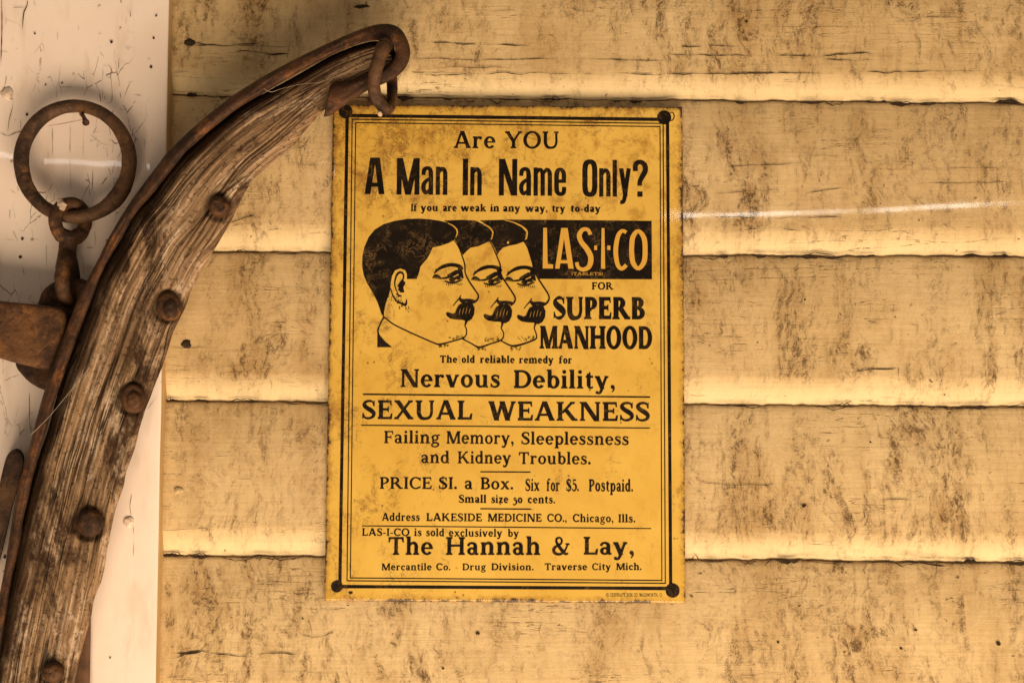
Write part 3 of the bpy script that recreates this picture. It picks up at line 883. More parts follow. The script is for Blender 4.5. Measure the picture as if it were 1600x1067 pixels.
        g.poly([(43, 48), (50, 48), (50, 71), (44, 66)]); g.poly([(3, -1), (10, 5), (10, 23), (3, 23)]); w = 57
    elif ch == 't': V(22, 14, 82); g.poly([(8, 66), (31, 66), (31, 92), (26, 92)]); C([(22, 22, W), (25, 8, 14), (34, 4, 11), (46, 9, 8)], 12); H(6, 46, 66); w = 50
    elif ch == 'u': C([(19, 68, W), (19, 40, W), (20, 18, W), (32, 4.5, 12), (48, 8, 10), (58, 22, 9)], 22); V(60, 0, 70); S(19, 70, -1, 16, W / 2); S(60, 70, -1, 16, W / 2); S(60, 0, 1, 3, 17); w = 82
    elif ch in 'vy':
        if ch == 'v': D(38, -1, 13, 70, W + 4); D(38, -1, 62, 70, T + 3)
        else: D(40, -1, 13, 70, W + 4); C([(62, 70, T + 2), (48, 32, T + 3), (36, -6, T + 4), (26, -24, T + 2), (14, -26, 10)], 22); O(12, -22, 8.5)
        S(13, 70, -1, 14, 14); S(62, 70, -1, 12, 12, T); w = 76
    elif ch == 'w': D(36, -1, 12, 70, W + 3); D(36, -1, 58, 70, T + 3); D(82, -1, 58, 70, W + 3); D(82, -1, 104, 70, T + 3); S(12, 70, -1, 13, 14); S(58, 70, -1, 12, 12); S(104, 70, -1, 12, 12, T); w = 117
    elif ch == 'x': D(62, 0, 16, 70, W + 5); D(14, 0, 60, 70, T + 4); S(16, 70, -1, 13, 14); S(62, 0, 1, 14, 13); S(14, 0, 1, 12, 12, T); S(60, 70, -1, 12, 12, T); w = 76
    elif ch == 'z': H(6, 58, 70 - T / 2); H(6, 58, T / 2); D(16, 0, 48, 70, W + 4); V(9, 52, 70, 6); V(56, 0, 20, 6); w = 64
    elif ch == '5': H(18, 52, 64, 11); g.poly([(16, 70), (23, 70), (22, 40), (14, 36)]); C([(16, 36, 10), (32, 42, 12), (50, 32, W), (54, 10, W), (44, -12, 14), (24, -24, 11), (10, -18, 11)], 24); O(11, -16, 7.5); w = 64
    elif ch == '6': H(20, 56, 93, 12); g.poly([(16, 100), (24, 100), (23, 62), (14, 56)]); C([(16, 56, 10), (34, 62, 12), (54, 48, W), (57, 28, W), (46, 10, 14), (26, 3, 11), (11, 12, 11)], 24); O(11, 14, 8); w = 66
    elif ch == '&':
        C([(100, 58, 9), (84, 26, 11), (62, 6, 13), (34, 3, 14), (13, 16, W), (14, 36, W - 1), (36, 52, 11), (58, 64, 11), (62, 84, 13), (48, 97, 9), (30, 90, 13), (28, 74, 15), (44, 48, W), (70, 18, W), (88, 4, 13), (104, 8, 8)], 80)
        H(86, 112, 60, 9); w = 112
    elif ch == '.': O(13, 10, 11); w = 26
    elif ch == ',': O(14, 10, 11); C([(19, 10, 12), (20, -4, 9), (10, -20, 4)], 8); w = 30
    elif ch == '-': H(4, 38, 34, 12); w = 42
    elif ch == '(': C([(20, 108, 5), (8, 50, 10), (20, -8, 5)], 12); w = 26
    elif ch == ')': C([(6, 108, 5), (18, 50, 10), (6, -8, 5)], 12); w = 26
    elif ch == '©': R(50, 50, 50, 50, 0, 360, 8, 8); R(50, 50, 27, 27, 45, 315, 9, 9); w = 100
    return g, w

def gothic(ch):
    """tall condensed block letters, x-height 78"""
    g = G(15, 13); V, H, D, S, R, C, O = g.V, g.H, g.D, g.S, g.R, g.C, g.O
    w = 40
    if ch == 'A': D(8, 0, 22, 100, 16); D(47, 0, 33, 100, 16); H(14, 42, 26, 11); H(20, 35, 95, 10); w = 55
    elif ch == 'M': V(7, 0, 100, 14); V(57, 0, 100, 14); D(32, 0, 9, 100, 16); D(32, 0, 55, 100, 16); w = 64
    elif ch == 'N': V(7, 0, 100, 14); V(44, 0, 100, 14); D(42, 0, 9, 100, 16); w = 51
    elif ch == 'I': V(8, 0, 100, 15); w = 16
    elif ch == 'O': C([(7.5, 50, 15), (7.5, 74, 15), (11, 90, 15), (21.5, 95, 12), (32, 90, 15), (35.5, 74, 15), (35.5, 50, 15), (35.5, 26, 15), (32, 10, 15), (21.5, 5, 12), (11, 10, 15), (7.5, 26, 15), (7.5, 50, 15)], 60); w = 43
    elif ch == 'a':
        C([(6, 54, 11), (8, 68, 12), (17, 73, 10), (25, 68, 12), (27, 52, 13)], 18); V(27, 0, 54, 13)
        C([(25, 45, 8), (14, 38, 10), (7, 28, 12), (7, 14, 12), (13, 5, 10), (22, 12, 8)], 20); w = 35
    elif ch == 'n': V(6.5, 0, 77, 12); C([(8, 60, 8), (18, 72, 11), (26, 64, 12), (27, 48, 12.5), (27, 0, 12.5)], 20); w = 34
    elif ch == 'm':
        V(6.5, 0, 77, 12)
        for b in (0, 20): C([(8 + b, 60, 7), (17 + b, 72, 10), (25 + b, 64, 12), (26 + b, 48, 12), (26 + b, 0, 12)], 20)
        w = 53
    elif ch == 'e':
        C([(28, 24, 11), (26, 9, 12), (17, 4.5, 10), (8, 12, 13), (6.5, 38, 13), (8, 64, 13), (17, 72, 10), (26, 64, 12), (27, 44, 12)], 40); H(8, 33, 40, 9); w = 34
    elif ch == 'l': V(6.5, 0, 100, 12.5); w = 13
    elif ch == 'y': D(19, 2, 7, 77, 13); C([(29, 77, 12), (23, 40, 12), (18, 4, 12), (13, -14, 11), (4, -15, 10)], 22); w = 36
    elif ch == '?': C([(7, 70, 14), (8, 88, 14), (21, 95, 12), (34, 86, 15), (35, 70, 15), (26, 54, 14), (20, 42, 13), (19.5, 30, 13)], 34); V(20, 0, 14, 15); w = 43
    return g, w

def block(ch):
    """light block letters of the name panel"""
    g = G(12, 10); V, H, D, S, R, C, O = g.V, g.H, g.D, g.S, g.R, g.C, g.O
    w = 25
    if ch == 'L': g.poly([(0, 0), (12, 0), (10, 100), (1, 100)]); g.poly([(0, 0), (25, 0), (25, 10), (0, 13)]); w = 25
    elif ch == 'A': D(6, 0, 21, 100, 11); D(40, 0, 25, 100, 13); H(12, 36, 17, 8); w = 46
    elif ch == 'S': C([(36, 84, 9), (30, 96, 9), (17, 96, 10), (9, 82, 12), (14, 66, 12), (28, 48, 13), (37, 28, 13), (33, 6, 12), (18, -2, 10), (6, 4, 9), (3, 16, 9)], 40); w = 43
    elif ch == 'I': g.poly([(0, 0), (12, 0), (10, 100), (2, 100)]); w = 12
    elif ch == 'C': C([(34, 90, 9), (24, 94, 9), (14, 84, 11), (8, 60, 12), (7, 36, 12), (12, 10, 11), (22, 1, 10), (34, 10, 10)], 36); w = 37
    elif ch == 'O': C([(6, 48, 12), (9, 78, 12), (22, 94, 10), (36, 78, 12), (39, 48, 12), (36, 18, 12), (22, 2, 10), (9, 18, 12), (6, 48, 12)], 48); w = 45
    elif ch == '-': V(5, 46, 57, 9); w = 10
    return g, w

def lean(x):
    return -0.018 + (x - 514.0) / 554.0 * 0.0245

def word(F, text, x0, x1, base, cap, font=glyph, slope=0.006, gap=5.0, **kw):
    """set text so that it fills photo pixels x0..x1 on the base line"""
    gl = []
    pen = 0.0
    for ch in text:
        if ch == ' ':
            pen += 38; continue
        g, w = font(ch, **kw) if kw else font(ch)
        gl.append((g, pen)); pen += w + gap
    pen -= gap
    sx = (x1 - x0) / pen
    sy = cap / 100.0
    def T(p, off):
        X = x0 + (p[0] + off) * sx
        dy = -p[1] * sy
        return (X + dy * lean(X), base + (X - x0) * slope + dy)
    for g, off in gl:
        for it in g.p:
            if it[0] == 'p':
                F.poly([T(q, off) for q in it[1]])
            elif it[0] == 's':
                o = [T(a, off) for a, b in it[1]]; i = [T(b, off) for a, b in it[1]]
                n = len(o)
                F._add(o + i, [t for k in range(n - 1) for t in ((k, k + 1, n + k), (k + 1, n + k + 1, n + k))])
            else:
                n = it[2] or 12
                q = catmull(it[1], n)
                d = np.gradient(q[:, :2], axis=0)
                if math.dist(it[1][0][:2], it[1][-1][:2]) < 1e-6:
                    d[0] = d[-1] = q[1, :2] - q[-2, :2]
                L = np.linalg.norm(d, axis=1); L[L == 0] = 1
                nn = np.stack([-d[:, 1], d[:, 0]], 1) / L[:, None]
                a = q[:, :2] + nn * q[:, 2:3] / 2; c = q[:, :2] - nn * q[:, 2:3] / 2
                F._add([T(t, off) for t in a] + [T(t, off) for t in c],
                       [t for k in range(n - 1) for t in ((k, k + 1, n + k), (k + 1, n + k + 1, n + k))])

def line(words, cap, mat=None, font=glyph, extra=0.0, label=None, parent=None, **kw):
    F = flat(); F.y -= extra
    for (t, x0, x1, b) in words:
        word(F, t, x0, x1, b, cap, font, **kw)
    o = F.build('lettering', mat or M_INK, parent or sign)
    if label:
        o['label'] = label
    return o

line([('Are', 708.5, 774.5, 231.8), ('YOU', 789, 873.8, 232)], 26.3)
line([('A', 569.7, 600.8, 303.6), ('Man', 619.6, 699.3, 304.4), ('In', 722.6, 753, 305.4), ('Name', 779.4, 885, 305.8), ('Only?', 910, 1012.5, 307.2)], 57, font=gothic,
     label='tall bold condensed headline')
line([('If', 642, 651.5, 330), ('you', 657.5, 684.7, 330.2), ('are', 691.6, 714, 330.4), ('weak', 720, 759.7, 330.6), ('in', 766, 780, 330.8), ('any', 785.6, 813, 331),
      ('way,', 821, 856, 331.2), ('try', 862.5, 883, 331.4), ('to-day', 891.6, 938.5, 331.5)], 11.2, W=28, T=16)
line([('The', 687, 714.7, 566.8), ('old', 721, 742, 567), ('reliable', 750, 804.4, 567.2), ('remedy', 811, 865, 567.6), ('for', 873, 894, 568)], 11.4, W=27, T=15)
line([('Nervous', 624.7, 781.8, 604.6), ('Debility,', 802, 962, 606.4)], 28, W=21, T=11.5)
line([('SEXUAL', 564.7, 738.5, 654.6), ('WEAKNESS', 763.4, 1016, 656.6)], 29.5, mat=M_INKW, label='embossed line of rubbed capitals', W=21, T=12)
line([('Failing', 599.4, 687.5, 692.3), ('Memory,', 697, 803.4, 693), ('Sleeplessness', 814, 983, 694.2)], 19.2)
line([('and', 657.5, 702.5, 723.3), ('Kidney', 714.7, 798.8, 723.8), ('Troubles.', 810, 923.4, 724.8)], 18.6)
line([('PRICE', 592.8, 674.8, 763.4), ('$1.', 685, 714.4, 763.8), ('a', 725.4, 738.8, 764), ('Box.', 750.5, 802.3, 764.2)], 18.4, W=20, T=11)
line([('Six', 820.6, 843, 766.8), ('for', 853.6, 874.8, 767), ('$6.', 884.5, 904.7, 767.2), ('Postpaid.', 920, 989.3, 767.4)], 18.6, W=24, T=13)
line([('Small', 716.5, 760, 785.2), ('size', 767.4, 794.4, 785.6), ('50', 801, 816.7, 785.9), ('cents.', 824.3, 867.6, 786)], 12.2, W=25, T=14)
line([('Address', 596.5, 656, 813.4), ('LAKESIDE', 666, 753.2, 813.8), ('MEDICINE', 761.9, 846.6, 814.4), ('CO.,', 854.8, 886, 815), ('Chicago,', 894.8, 959, 815.3), ('Ills.', 966, 993, 815.8)], 12.2, W=22, T=13.5)
line([('LAS-I-CO', 565.4, 640, 836.7), ('is', 647, 659, 837.2), ('sold', 665.4, 694.4, 837.4), ('exclusively', 701, 785, 837.8), ('by', 793.4, 811, 838.4)], 11.6, W=22, T=13.5)
line([('The', 605.8, 676.7, 866.5), ('Hannah', 696, 845, 866.6), ('&', 862.5, 890, 866.4), ('Lay,', 911, 991.8, 866.2)], 27.4, extra=0.0002, slope=0.001, W=20, T=10.5)
line([('Mercantile', 595.9, 674.6, 890.6), ('Co.', 681.4, 704, 890.6), ('Drug', 722.3, 759.4, 890.6), ('Division.', 767.6, 834, 890.6), ('Traverse', 850.7, 917.7, 890.4), ('City', 925, 954.6, 890.3), ('Mich.', 962.5, 1002.7, 890.2)], 10.6, slope=0.001, W=22, T=13.5)
line([('©', 946.6, 951.8, 931.8), ('DESPERATE', 953.5, 977, 931.8), ('SIGN', 979, 988.5, 931.9), ('CO', 990.5, 996.5, 932), ('WADSWORTH,', 999, 1028.5, 932), ('O', 1030.6, 1034.8, 932)], 5.4, slope=0.002, W=13, T=11)
line([('FOR', 924.6, 958.4, 452.6)], 11.4, W=25, T=14)
line([('SUPERB', 864, 1008, 498.4)], 34.6, W=30, T=16, label='heavy capitals')
line([('MANHOOD', 842.6, 1019.4, 544.6)], 35.4, W=30, T=15, label='heavy capitals')
F = flat()
for (xa, ya, xb, yb, w) in [(567, 615.9, 1016, 620.3, 2.4), (564.7, 664.2, 1015.7, 668.7, 1.8), (750.7, 736.9, 829, 737.4, 1.9), (750.5, 794.5, 830, 795.2, 1.9), (565.6, 821.3, 1017.5, 825.5, 1.6)]:
    F.ribbon([(xa + (xb - xa) * k / 12, ya + (yb - ya) * k / 12, w * random.uniform(0.9, 1.1)) for k in range(13)], 26)
F.build('rule_line', M_INK, sign)

# ---- name panel and the three profiles
def c3(x, y): return (550 + x / 4.64, 330 + y / 4.64)
def c4(x, y): return (700 + x / 4.64, 330 + y / 4.64)
F = flat()
F.poly([c4(548, 217), c4(575, 255), c4(592, 310), c4(612, 375), c4(625, 410), c4(632, 450), c4(655, 491), (900, 436.2), (1018.8, 436.5), (1018.2, 345.5), (900, 344.2), c4(420, 62), c4(492, 84), c4(548, 114), c4(578, 150), c4(572, 198)])
npan = F.build('name_panel', M_HAIR, sign)
o = line([('L', 848, 864.2, 419.6), ('A', 867, 896, 419.8), ('S', 899.3, 927, 420), ('-', 928.2, 933.2, 420), ('I', 939, 945.6, 420), ('-', 948.7, 954, 420), ('C', 958, 980.6, 420.4), ('O', 983, 1012, 420.8)], 63.5, mat=M_YEL, font=block, extra=0.0003, parent=npan)
o = line([('(TABLETS)', 893, 942, 430)], 4.6, mat=M_YEL, extra=0.0003, parent=npan, W=13, T=9)

def head(kind, dx, dy):
    """flat printed profile; dx, dy in 4.64x crop units from the first head"""
    def q(x, y): return c3(x + dx, y + dy)
    def rib(F, pts, n=None):
        F.ribbon([(*q(x, y), w * 1.25 / 4.64) for x, y, w in pts], n)
    root = None
    F = flat()
    if kind == 0:
        F.poly([c3(*t) for t in [(232, 768), (213, 745), (185, 660), (150, 590), (110, 525), (85, 465), (73, 400), (75, 330), (90, 260), (120, 190), (165, 135), (230, 95), (310, 72), (400, 58), (480, 55), (560, 60), (630, 70), (690, 84), (728, 100), (752, 122), (763, 150), (757, 185), (740, 212),
                                 (700, 232), (640, 252), (585, 265), (565, 310), (545, 345), (515, 378), (495, 405), (488, 440), (470, 491), (398, 493), (398, 455), (385, 428), (350, 416), (312, 430), (291, 470), (281, 520), (278, 570), (265, 612), (246, 665), (233, 720)]])
    elif kind == 1:
        F.poly([c4(*t) for t in [(57, 190), (71, 150), (53, 113), (14, 90), (-30, 70), (100, 64), (200, 70), (252, 95), (298, 120), (320, 152), (315, 190), (300, 217), (265, 235), (220, 255), (165, 265), (140, 285), (108, 320), (85, 270), (65, 230), (50, 208)]])
    else:
        F.poly([c4(*t) for t in [(322, 192), (331, 153), (304, 112), (262, 88), (230, 68), (400, 64), (478, 88), (536, 118), (567, 152), (562, 195), (548, 222), (500, 240), (440, 252), (400, 265), (375, 290), (357, 320), (340, 270), (318, 232), (302, 214)]])
    F2 = flat(); F2.y -= 0.00022
    # profile
    prof = {0: [(742, 212, 5), (775, 265, 6), (800, 330, 7), (818, 390, 8), (822, 450, 8), (850, 510, 9), (890, 570, 9), (916, 610, 9), (911, 638, 9), (888, 660, 12), (850, 664, 12)],
            1: [(996, 217, 5), (1026, 270, 6), (1051, 330, 7), (1074, 390, 9), (1081, 460, 9), (1116, 520, 9), (1156, 580, 9), (1183, 628, 9), (1177, 660, 10), (1150, 684, 10)],
            2: [(1246, 220, 5), (1271, 260, 6), (1288, 312, 6), (1308, 375, 7), (1322, 435, 9), (1351, 490, 9), (1386, 545, 9), (1421, 600, 9), (1430, 635, 9), (1411, 668, 11), (1380, 686, 11)]}[kind]
    F2.ribbon([(*c3(x, y), w * 1.25 / 4.64) for x, y, w in prof], 44)
    chin = {0: [(832, 780, 20), (826, 812, 12), (818, 830, 7), (829, 852, 7), (831, 882, 7), (824, 906, 7), (795, 924, 7), (720, 946, 7), (640, 966, 10), (600, 958, 8), (500, 915, 7), (400, 870, 7), (300, 820, 7), (234, 768, 8)],
            1: [(1092, 800, 18), (1088, 830, 10), (1082, 850, 7), (1097, 878, 7), (1099, 908, 7), (1077, 938, 8), (1000, 964, 7), (940, 986, 12), (908, 984, 9), (856, 955, 7), (796, 925, 6)],
            2: [(1334, 806, 16), (1326, 830, 9), (1322, 850, 7), (1334, 885, 7), (1334, 925, 8), (1258, 958, 9), (1180, 978, 12), (1138, 970, 8), (1080, 940, 6)]}[kind]
    F2.ribbon([(*c3(x, y), w * 1.2 / 4.64) for x, y, w in chin], 60)
    rib(F2, [(733, 688, 4), (755, 660, 5), (778, 634, 8), (790, 612, 4)])
    rib(F2, [(778, 632, 12), (800, 652, 22), (830, 646, 14), (860, 650, 18), (890, 655, 14)])
    # stubble under the chin
    rr = random.Random(kind)
    cx, cy = {0: (760, 915), 1: (1020, 930), 2: (1260, 925)}[kind]
    for k in range(26):
        x = cx + rr.uniform(-62, 60); y = cy + rr.uniform(-16, 14) - (x - cx) * 0.08
        F2.ribbon([(*c3(x, y), 0.7), (*c3(x + rr.uniform(4, 10), y + rr.uniform(-6, 8)), 0.8)], 3)
    cx, cy = {0: (670, 972), 1: (945, 988), 2: (1190, 988)}[kind]
    for k in range(12):
        x = cx + rr.uniform(-34, 36); y = cy + rr.uniform(-6, 18)
        F2.ribbon([(*c3(x, y), 1.2), (*c3(x - rr.uniform(4, 10), y + rr.uniform(4, 12)), 0.9)], 3)
    if kind == 0:
        rib(F2, [(232, 766, 9), (205, 820, 8), (188, 862, 9), (192, 890, 9)])
        F2.poly([c3(*t) for t in [(184, 870), (196, 890), (212, 912), (242, 947), (290, 986), (184, 986)]])
        # ear
        rib(F2, [(280, 560, 5), (296, 610, 7), (318, 648, 8), (345, 664, 9), (388, 680, 14), (396, 640, 5)], 24)
        rib(F2, [(335, 600, 5), (316, 560, 6), (310, 520, 8), (322, 470, 10), (345, 445, 12), (370, 455, 10), (372, 490, 8), (350, 520, 9), (334, 548, 9)], 36)
        F2.poly([c3(*t) for t in [(372, 502), (388, 520), (372, 552), (380, 590), (352, 590), (334, 572), (345, 530)]])
        rib(F2, [(320, 600, 6), (340, 612, 8), (360, 616, 6)])
        for k in range(70):
            t = rr.random(); x = 262 + t * 150; y = 590 + t * 105 + rr.gauss(0, 1) * 26 * (1 - t * 0.4) + 14
            if y > 585 + t * 60:
                F2.disc(*c3(x, y), rr.uniform(0.55, 1.0), None, 6)
    F3 = flat(); F3.y -= 0.00022
    # eye and brow
    ex, ey = {0: (0, 0), 1: (-2, 0), 2: (-2, -2)}[kind]
    ex += {0: 0, 1: 12, 2: 12}[kind]
    def eb(pts, n=None): rib(F3, [(x + ex, y + ey, w * 1.1) for x, y, w in pts], n)
    eb([(596, 452, 5), (630, 420, 12), (670, 400, 18), (710, 391, 17), (750, 393, 17), (785, 406, 20), (802, 424, 12)], 30)
    eb([(780, 410, 14), (784, 440, 26), (796, 470, 18), (806, 488, 6)], 14)
    eb([(640, 488, 6), (680, 486, 9), (720, 470, 13), (760, 446, 18), (785, 432, 12)], 22)
    eb([(690, 470, 4), (720, 452, 6), (760, 430, 7)], 10)
    F3.disc(*q(728 + ex, 496 + ey), 4.4, 3.9, 14)
    eb([(672, 508, 5), (705, 518, 9), (745, 518, 10), (780, 506, 7), (800, 498, 4)], 20)
    eb([(750, 478, 12), (770, 492, 10), (790, 486, 6)], 10)
    eb([(704, 500, 6), (728, 495, 12), (752, 487, 13), (782, 470, 12)], 14)
    for k in range(9):
        a = k / 8
        eb([(582 + a * 60, 486 + a * 10, 3), (600 + a * 40, 462 + a * 14 - 6 * math.sin(a * 3), 4)], 4)
        eb([(690 + a * 110, 524, 3), (684 + a * 110, 536 + 5 * math.sin(a * 9), 3)], 3)
        eb([(604 + a * 150, 436 - 34 * math.sin(a * 1.9), 4), (612 + a * 150, 418 - 36 * math.sin(a * 1.9), 3)], 3)
    F4 = flat(); F4.y -= 0.00040
    F4.poly([q(790 + (t[0] - 790) * 1.08, 728 + (t[1] - 728) * 1.14) for t in [(689, 742), (700, 733), (716, 738), (736, 745), (751, 738), (760, 714), (774, 690), (800, 674), (842, 667), (868, 678), (882, 708), (879, 746), (862, 776), (835, 791), (800, 781), (760, 779), (720, 773), (697, 758)]])
    F5 = flat(); F5.y -= 0.00064
    for k in range(4):
        x = 776 + k * 24
        F5.ribbon([(*q(x, 752 - k * 3), 0.2), (*q(x + 4, 730 - k * 3), 0.55), (*q(x + 12, 706 - (k % 3) * 6), 0.2)], 8)
    root = F.build('portrait_head', M_HAIR, sign)
    F2.build('outline', M_INK, root); F3.build('eye', M_INK, root)
    ms = F4.build('moustache', M_INK, root)
    F5.build('highlight', M_YEL, root)
    if kind == 2:
        F6 = flat(); F6.y -= 0.0005
        F6.disc(*c4(435, 228), 1.7, 2.2, 14)
        F6.build('highlight', M_YEL, root)
    F7 = flat(); F7.y -= 0.00045
    pl = {0: [(695, 88, 5), (730, 105, 8), (758, 132, 10), (763, 160, 9), (752, 190, 5)], 1: [(950, 95, 5), (990, 115, 8), (1018, 145, 9), (1019, 175, 8), (1010, 207, 5)], 2: [(1110, 66, 5), (1180, 85, 7), (1240, 115, 8), (1270, 150, 9), (1264, 205, 5)]}[kind]
    F7.ribbon([(*c3(x, y), w / 4.64) for x, y, w in pl], 26)
    F7.build('hair_parting', M_YEL, root)
head(0, 0, 0); head(1, 272, 14); head(2, 514, 20)

# ------------------------------------------------------------------ swept solids
def sweep(name, left, right, yf, yb, mat, parent, N=220, M=30, rb=0.012, power=4.0, disp=None, label=None, yfun=None, attr=None):
    """solid bar whose outline in the picture runs between two edges; yf/yb are its front and back depths"""
    A = catmull(left, N); B = catmull(right, N)
    Lc = np.concatenate([[0], np.cumsum(np.linalg.norm(np.diff((A + B) / 2, axis=0), axis=1))]) * pxm(yf)
    W = np.linalg.norm(A - B, axis=1) * pxm(yf)
    v, uv, gv = [], [], []
    ym = (yf + yb) / 2
    for i in range(N):
        off = yfun(i / (N - 1)) if yfun else 0.0
        for j in range(M + 1):                                  # front, left -> right
            t = j / M
            w = 2 * t - 1
            w2 = math.copysign(1 - (1 - abs(w)) ** 1.7, w)      # more rows near the rims
            t2 = (w2 + 1) / 2
            d = (1 - abs(w2) ** power) ** 0.5
            y = ym + (yf - ym) * (1 - (1 - d) * min(1.0, rb / abs(yf - ym))) if abs(w2) < 0.9999 else ym + (yf - ym) * (1 - min(1.0, rb / abs(yf - ym)))
            g = 0.0
            px_, py_ = A[i] * (1 - t2) + B[i] * t2
            if disp:
                dy, g, dxp = disp(Lc[i], t2, W[i], px_, py_)
                y += dy
                px_ += dxp * (1 if abs(w2) > 0.85 else 0)
            v.append(P(px_, py_, y + off)); uv.append((Lc[i], t2 * W[i])); gv.append(g)
        for j in range(3):                                      # back, right -> left
            q = [0.97, 0.5, 0.03][j]
            px_, py_ = A[i] * (1 - q) + B[i] * q
            v.append(P(px_, py_, yb + off)); uv.append((Lc[i], q * W[i])); gv.append(0.0)
    C_ = M + 4
    f = []
    for i in range(N - 1):
        for j in range(C_):
            j2 = (j + 1) % C_
            f.append((i * C_ + j, (i + 1) * C_ + j, (i + 1) * C_ + j2, i * C_ + j2))
    f.append(list(range(C_)))
    f.append(list(range((N - 1) * C_ + C_ - 1, (N - 1) * C_ - 1, -1)))
    o = obj(name, v, f, mat, parent, smooth=True, uvs=uv)
    if attr:
        a = o.data.attributes.new(attr, 'FLOAT', 'POINT')
        a.data.foreach_set('value', np.array(gv, dtype=np.float32))
    if label:
        o['label'] = label
    return o

def tube(name, pts, mat, parent=None, closed=False, n=80, m=18, wob=0.05, seed=0, flat_=1.0):
    """pts of (px, py, depth, radius px)"""
    q = catmull(pts, n, closed)
    C3 = [P(a[0], a[1], a[2]) for a in q]
    rad = [a[3] * pxm(a[2]) for a in q]
    v, f = [], []
    nn = len(C3)
    T0 = None; up = Vector((0, -1, 0))
    for i in range(nn):
        a = C3[(i - 1) % nn] if (closed or i > 0) else C3[i]
        b = C3[(i + 1) % nn] if (closed or i < nn - 1) else C3[i]
        t = (b - a).normalized()
        u = up - t * up.dot(t)
        if u.length < 1e-4:
            u = Vector((1, 0, 0)) - t * t.x
        u.normalize()
        up = u if not closed else (u * 0.6 + Vector((0, -1, 0)) * 0.4)
        s = t.cross(u)
        for k in range(m):
            an = 2 * math.pi * k / m
            if closed:
                ca = i / nn * 2 * math.pi
                w = 1 + wob * float(fbm(math.cos(ca) * 4 + math.cos(an), math.sin(ca) * 4 + math.sin(an), seed, 3)) * 2
            else:
                w = 1 + wob * float(fbm(i / 5.0 + math.cos(an), math.sin(an) * 1.5, seed, 3)) * 2
            v.append(C3[i] + (u * math.cos(an) * flat_ + s * math.sin(an)) * rad[i] * w)
    for i in range(nn if closed else nn - 1):
        i2 = (i + 1) % nn
        for k in range(m):
            k2 = (k + 1) % m
            f.append((i * m + k, i2 * m + k, i2 * m + k2, i * m + k2))
    if not closed:
        f.append(list(range(m - 1, -1, -1))); f.append([(nn - 1) * m + k for k in range(m)])
    return obj(name, v, f, mat, parent, smooth=True)

def plate(name, outline, yf, yb, bev, mat, parent=None, n=90, seed=0):
    """thick iron plate with a rounded rim cut to an outline of photo pixels"""
    q = catmull(outline, n, True)
    c = q.mean(axis=0)
    v, f = [], []
    rings = []
    def ringp(s, y):
        b = len(v)
        for k in range(n):
            p = q[k] * (1 - s) + c * s
            v.append(P(p[0], p[1], y + float(fbm(p[0] / 14.0, p[1] / 14.0, seed, 3)) * 0.0006))
        rings.append(b)
    ringp(0.02, yb); ringp(0.0, yf + bev); ringp(0.012, yf + bev * 0.45); ringp(0.04, yf + bev * 0.12); ringp(0.09, yf)
    for s in (0.25, 0.45, 0.65, 0.85):
        ringp(s, yf)
    for a, b in zip(rings, rings[1:]):
        for k in range(n):
            k2 = (k + 1) % n
            f.append((a + k, a + k2, b + k2, b + k))
    f.append([rings[-1] + k for k in range(n)])
    return obj(name, v, f, mat, parent, smooth=True)

# ------------------------------------------------------------------ the hame
YF, YB = -0.060, -0.024
hame = thing('harness_hame', P(40, 1200, YB), 'curved weathered wooden hame with rusty iron strap and bolts leaning over the trim board', 'harness hame')

WL = [(604, 66), (575, 66), (525, 84), (475, 112), (420, 142), (375, 167), (325, 207), (275, 254), (240, 301), (212, 333), (190, 371), (172, 403), (155, 436), (142, 471), (125, 516), (100, 586), (85, 631), (72, 676), (60, 713), (47, 768), (32, 826), (12, 922), (-6, 1010), (-24, 1110), (-40, 1210)]
WR = [(618, 108), (590, 122), (550, 145), (512, 168), (476, 206), (440, 245), (402, 275), (376, 312), (360, 345), (345, 372), (325, 405), (305, 442), (290, 476), (273, 517), (262, 546), (250, 580), (237, 613), (222, 655), (212, 695), (200, 732), (193, 762), (180, 796), (169, 848), (160, 899), (147, 938), (141, 966), (130, 1006), (120, 1049), (108, 1110), (90, 1210)]
GR = [(0.20, 0.012, 3), (0.33, 0.010, 8), (0.47, 0.016, 1), (0.58, 0.010, 5), (0.68, 0.013, 2), (0.76, 0.009, 9), (0.84, 0.010, 4), (0.90, 0.008, 6)]
BOLTS = [(342, 323, 16.5), (262.5, 478, 20.5), (206.5, 622, 20.5), (139.5, 817, 21), (82, 1050, 16.5)]
def wood_disp(L, t, W, px_, py_):
    x = L * 60.0
    dy = float(fbm(L * 9, t * 26, 51, 4, 0.6)) * 0.0016 + float(fbm(L * 22, t * 70, 55, 3)) * 0.0007
    g = 0.0
    for (tc, wd, sd) in GR:
        c = tc + float(fbm(L * 5, sd * 3.7, sd, 2)) * 0.022
        k = abs(t - c) / (wd * (0.6 + 0.6 * (0.5 + float(vnoise(L * 30, sd * 1.0, sd)))))
        on = max(0.0, min(1.0, 2.5 * (float(vnoise(L * 11, sd * 2.0, sd + 20)) + 0.20)))
        if k < 1:
            dy += 0.0026 * (1 - k * k) * on
            g = max(g, (1 - k) * on)
    # the wood falls away beside the iron strap
    dy += 0.010 * max(0.0, 1 - t / 0.16) ** 1.5
    # worn sockets round the bolts, with gap shadow painted in through the mask
    for bx, by, br in BOLTS:
        r = math.hypot(px_ - bx, py_ - by) - br
        if r < 9:
            k = min(1.0, max(0.0, 1 - (r - 2) / 7.0))
            dy += 0.0030 * k
            g = max(g, k * 0.8)
    dx = float(fbm(L * 45, t * 2, 91, 3)) * 2.0
    return dy, g, dx
sweep('wooden_body', WL, WR, YF, YB, M_WOOD, hame, N=520, M=96, rb=0.014, power=5, disp=wood_disp, attr='groove')

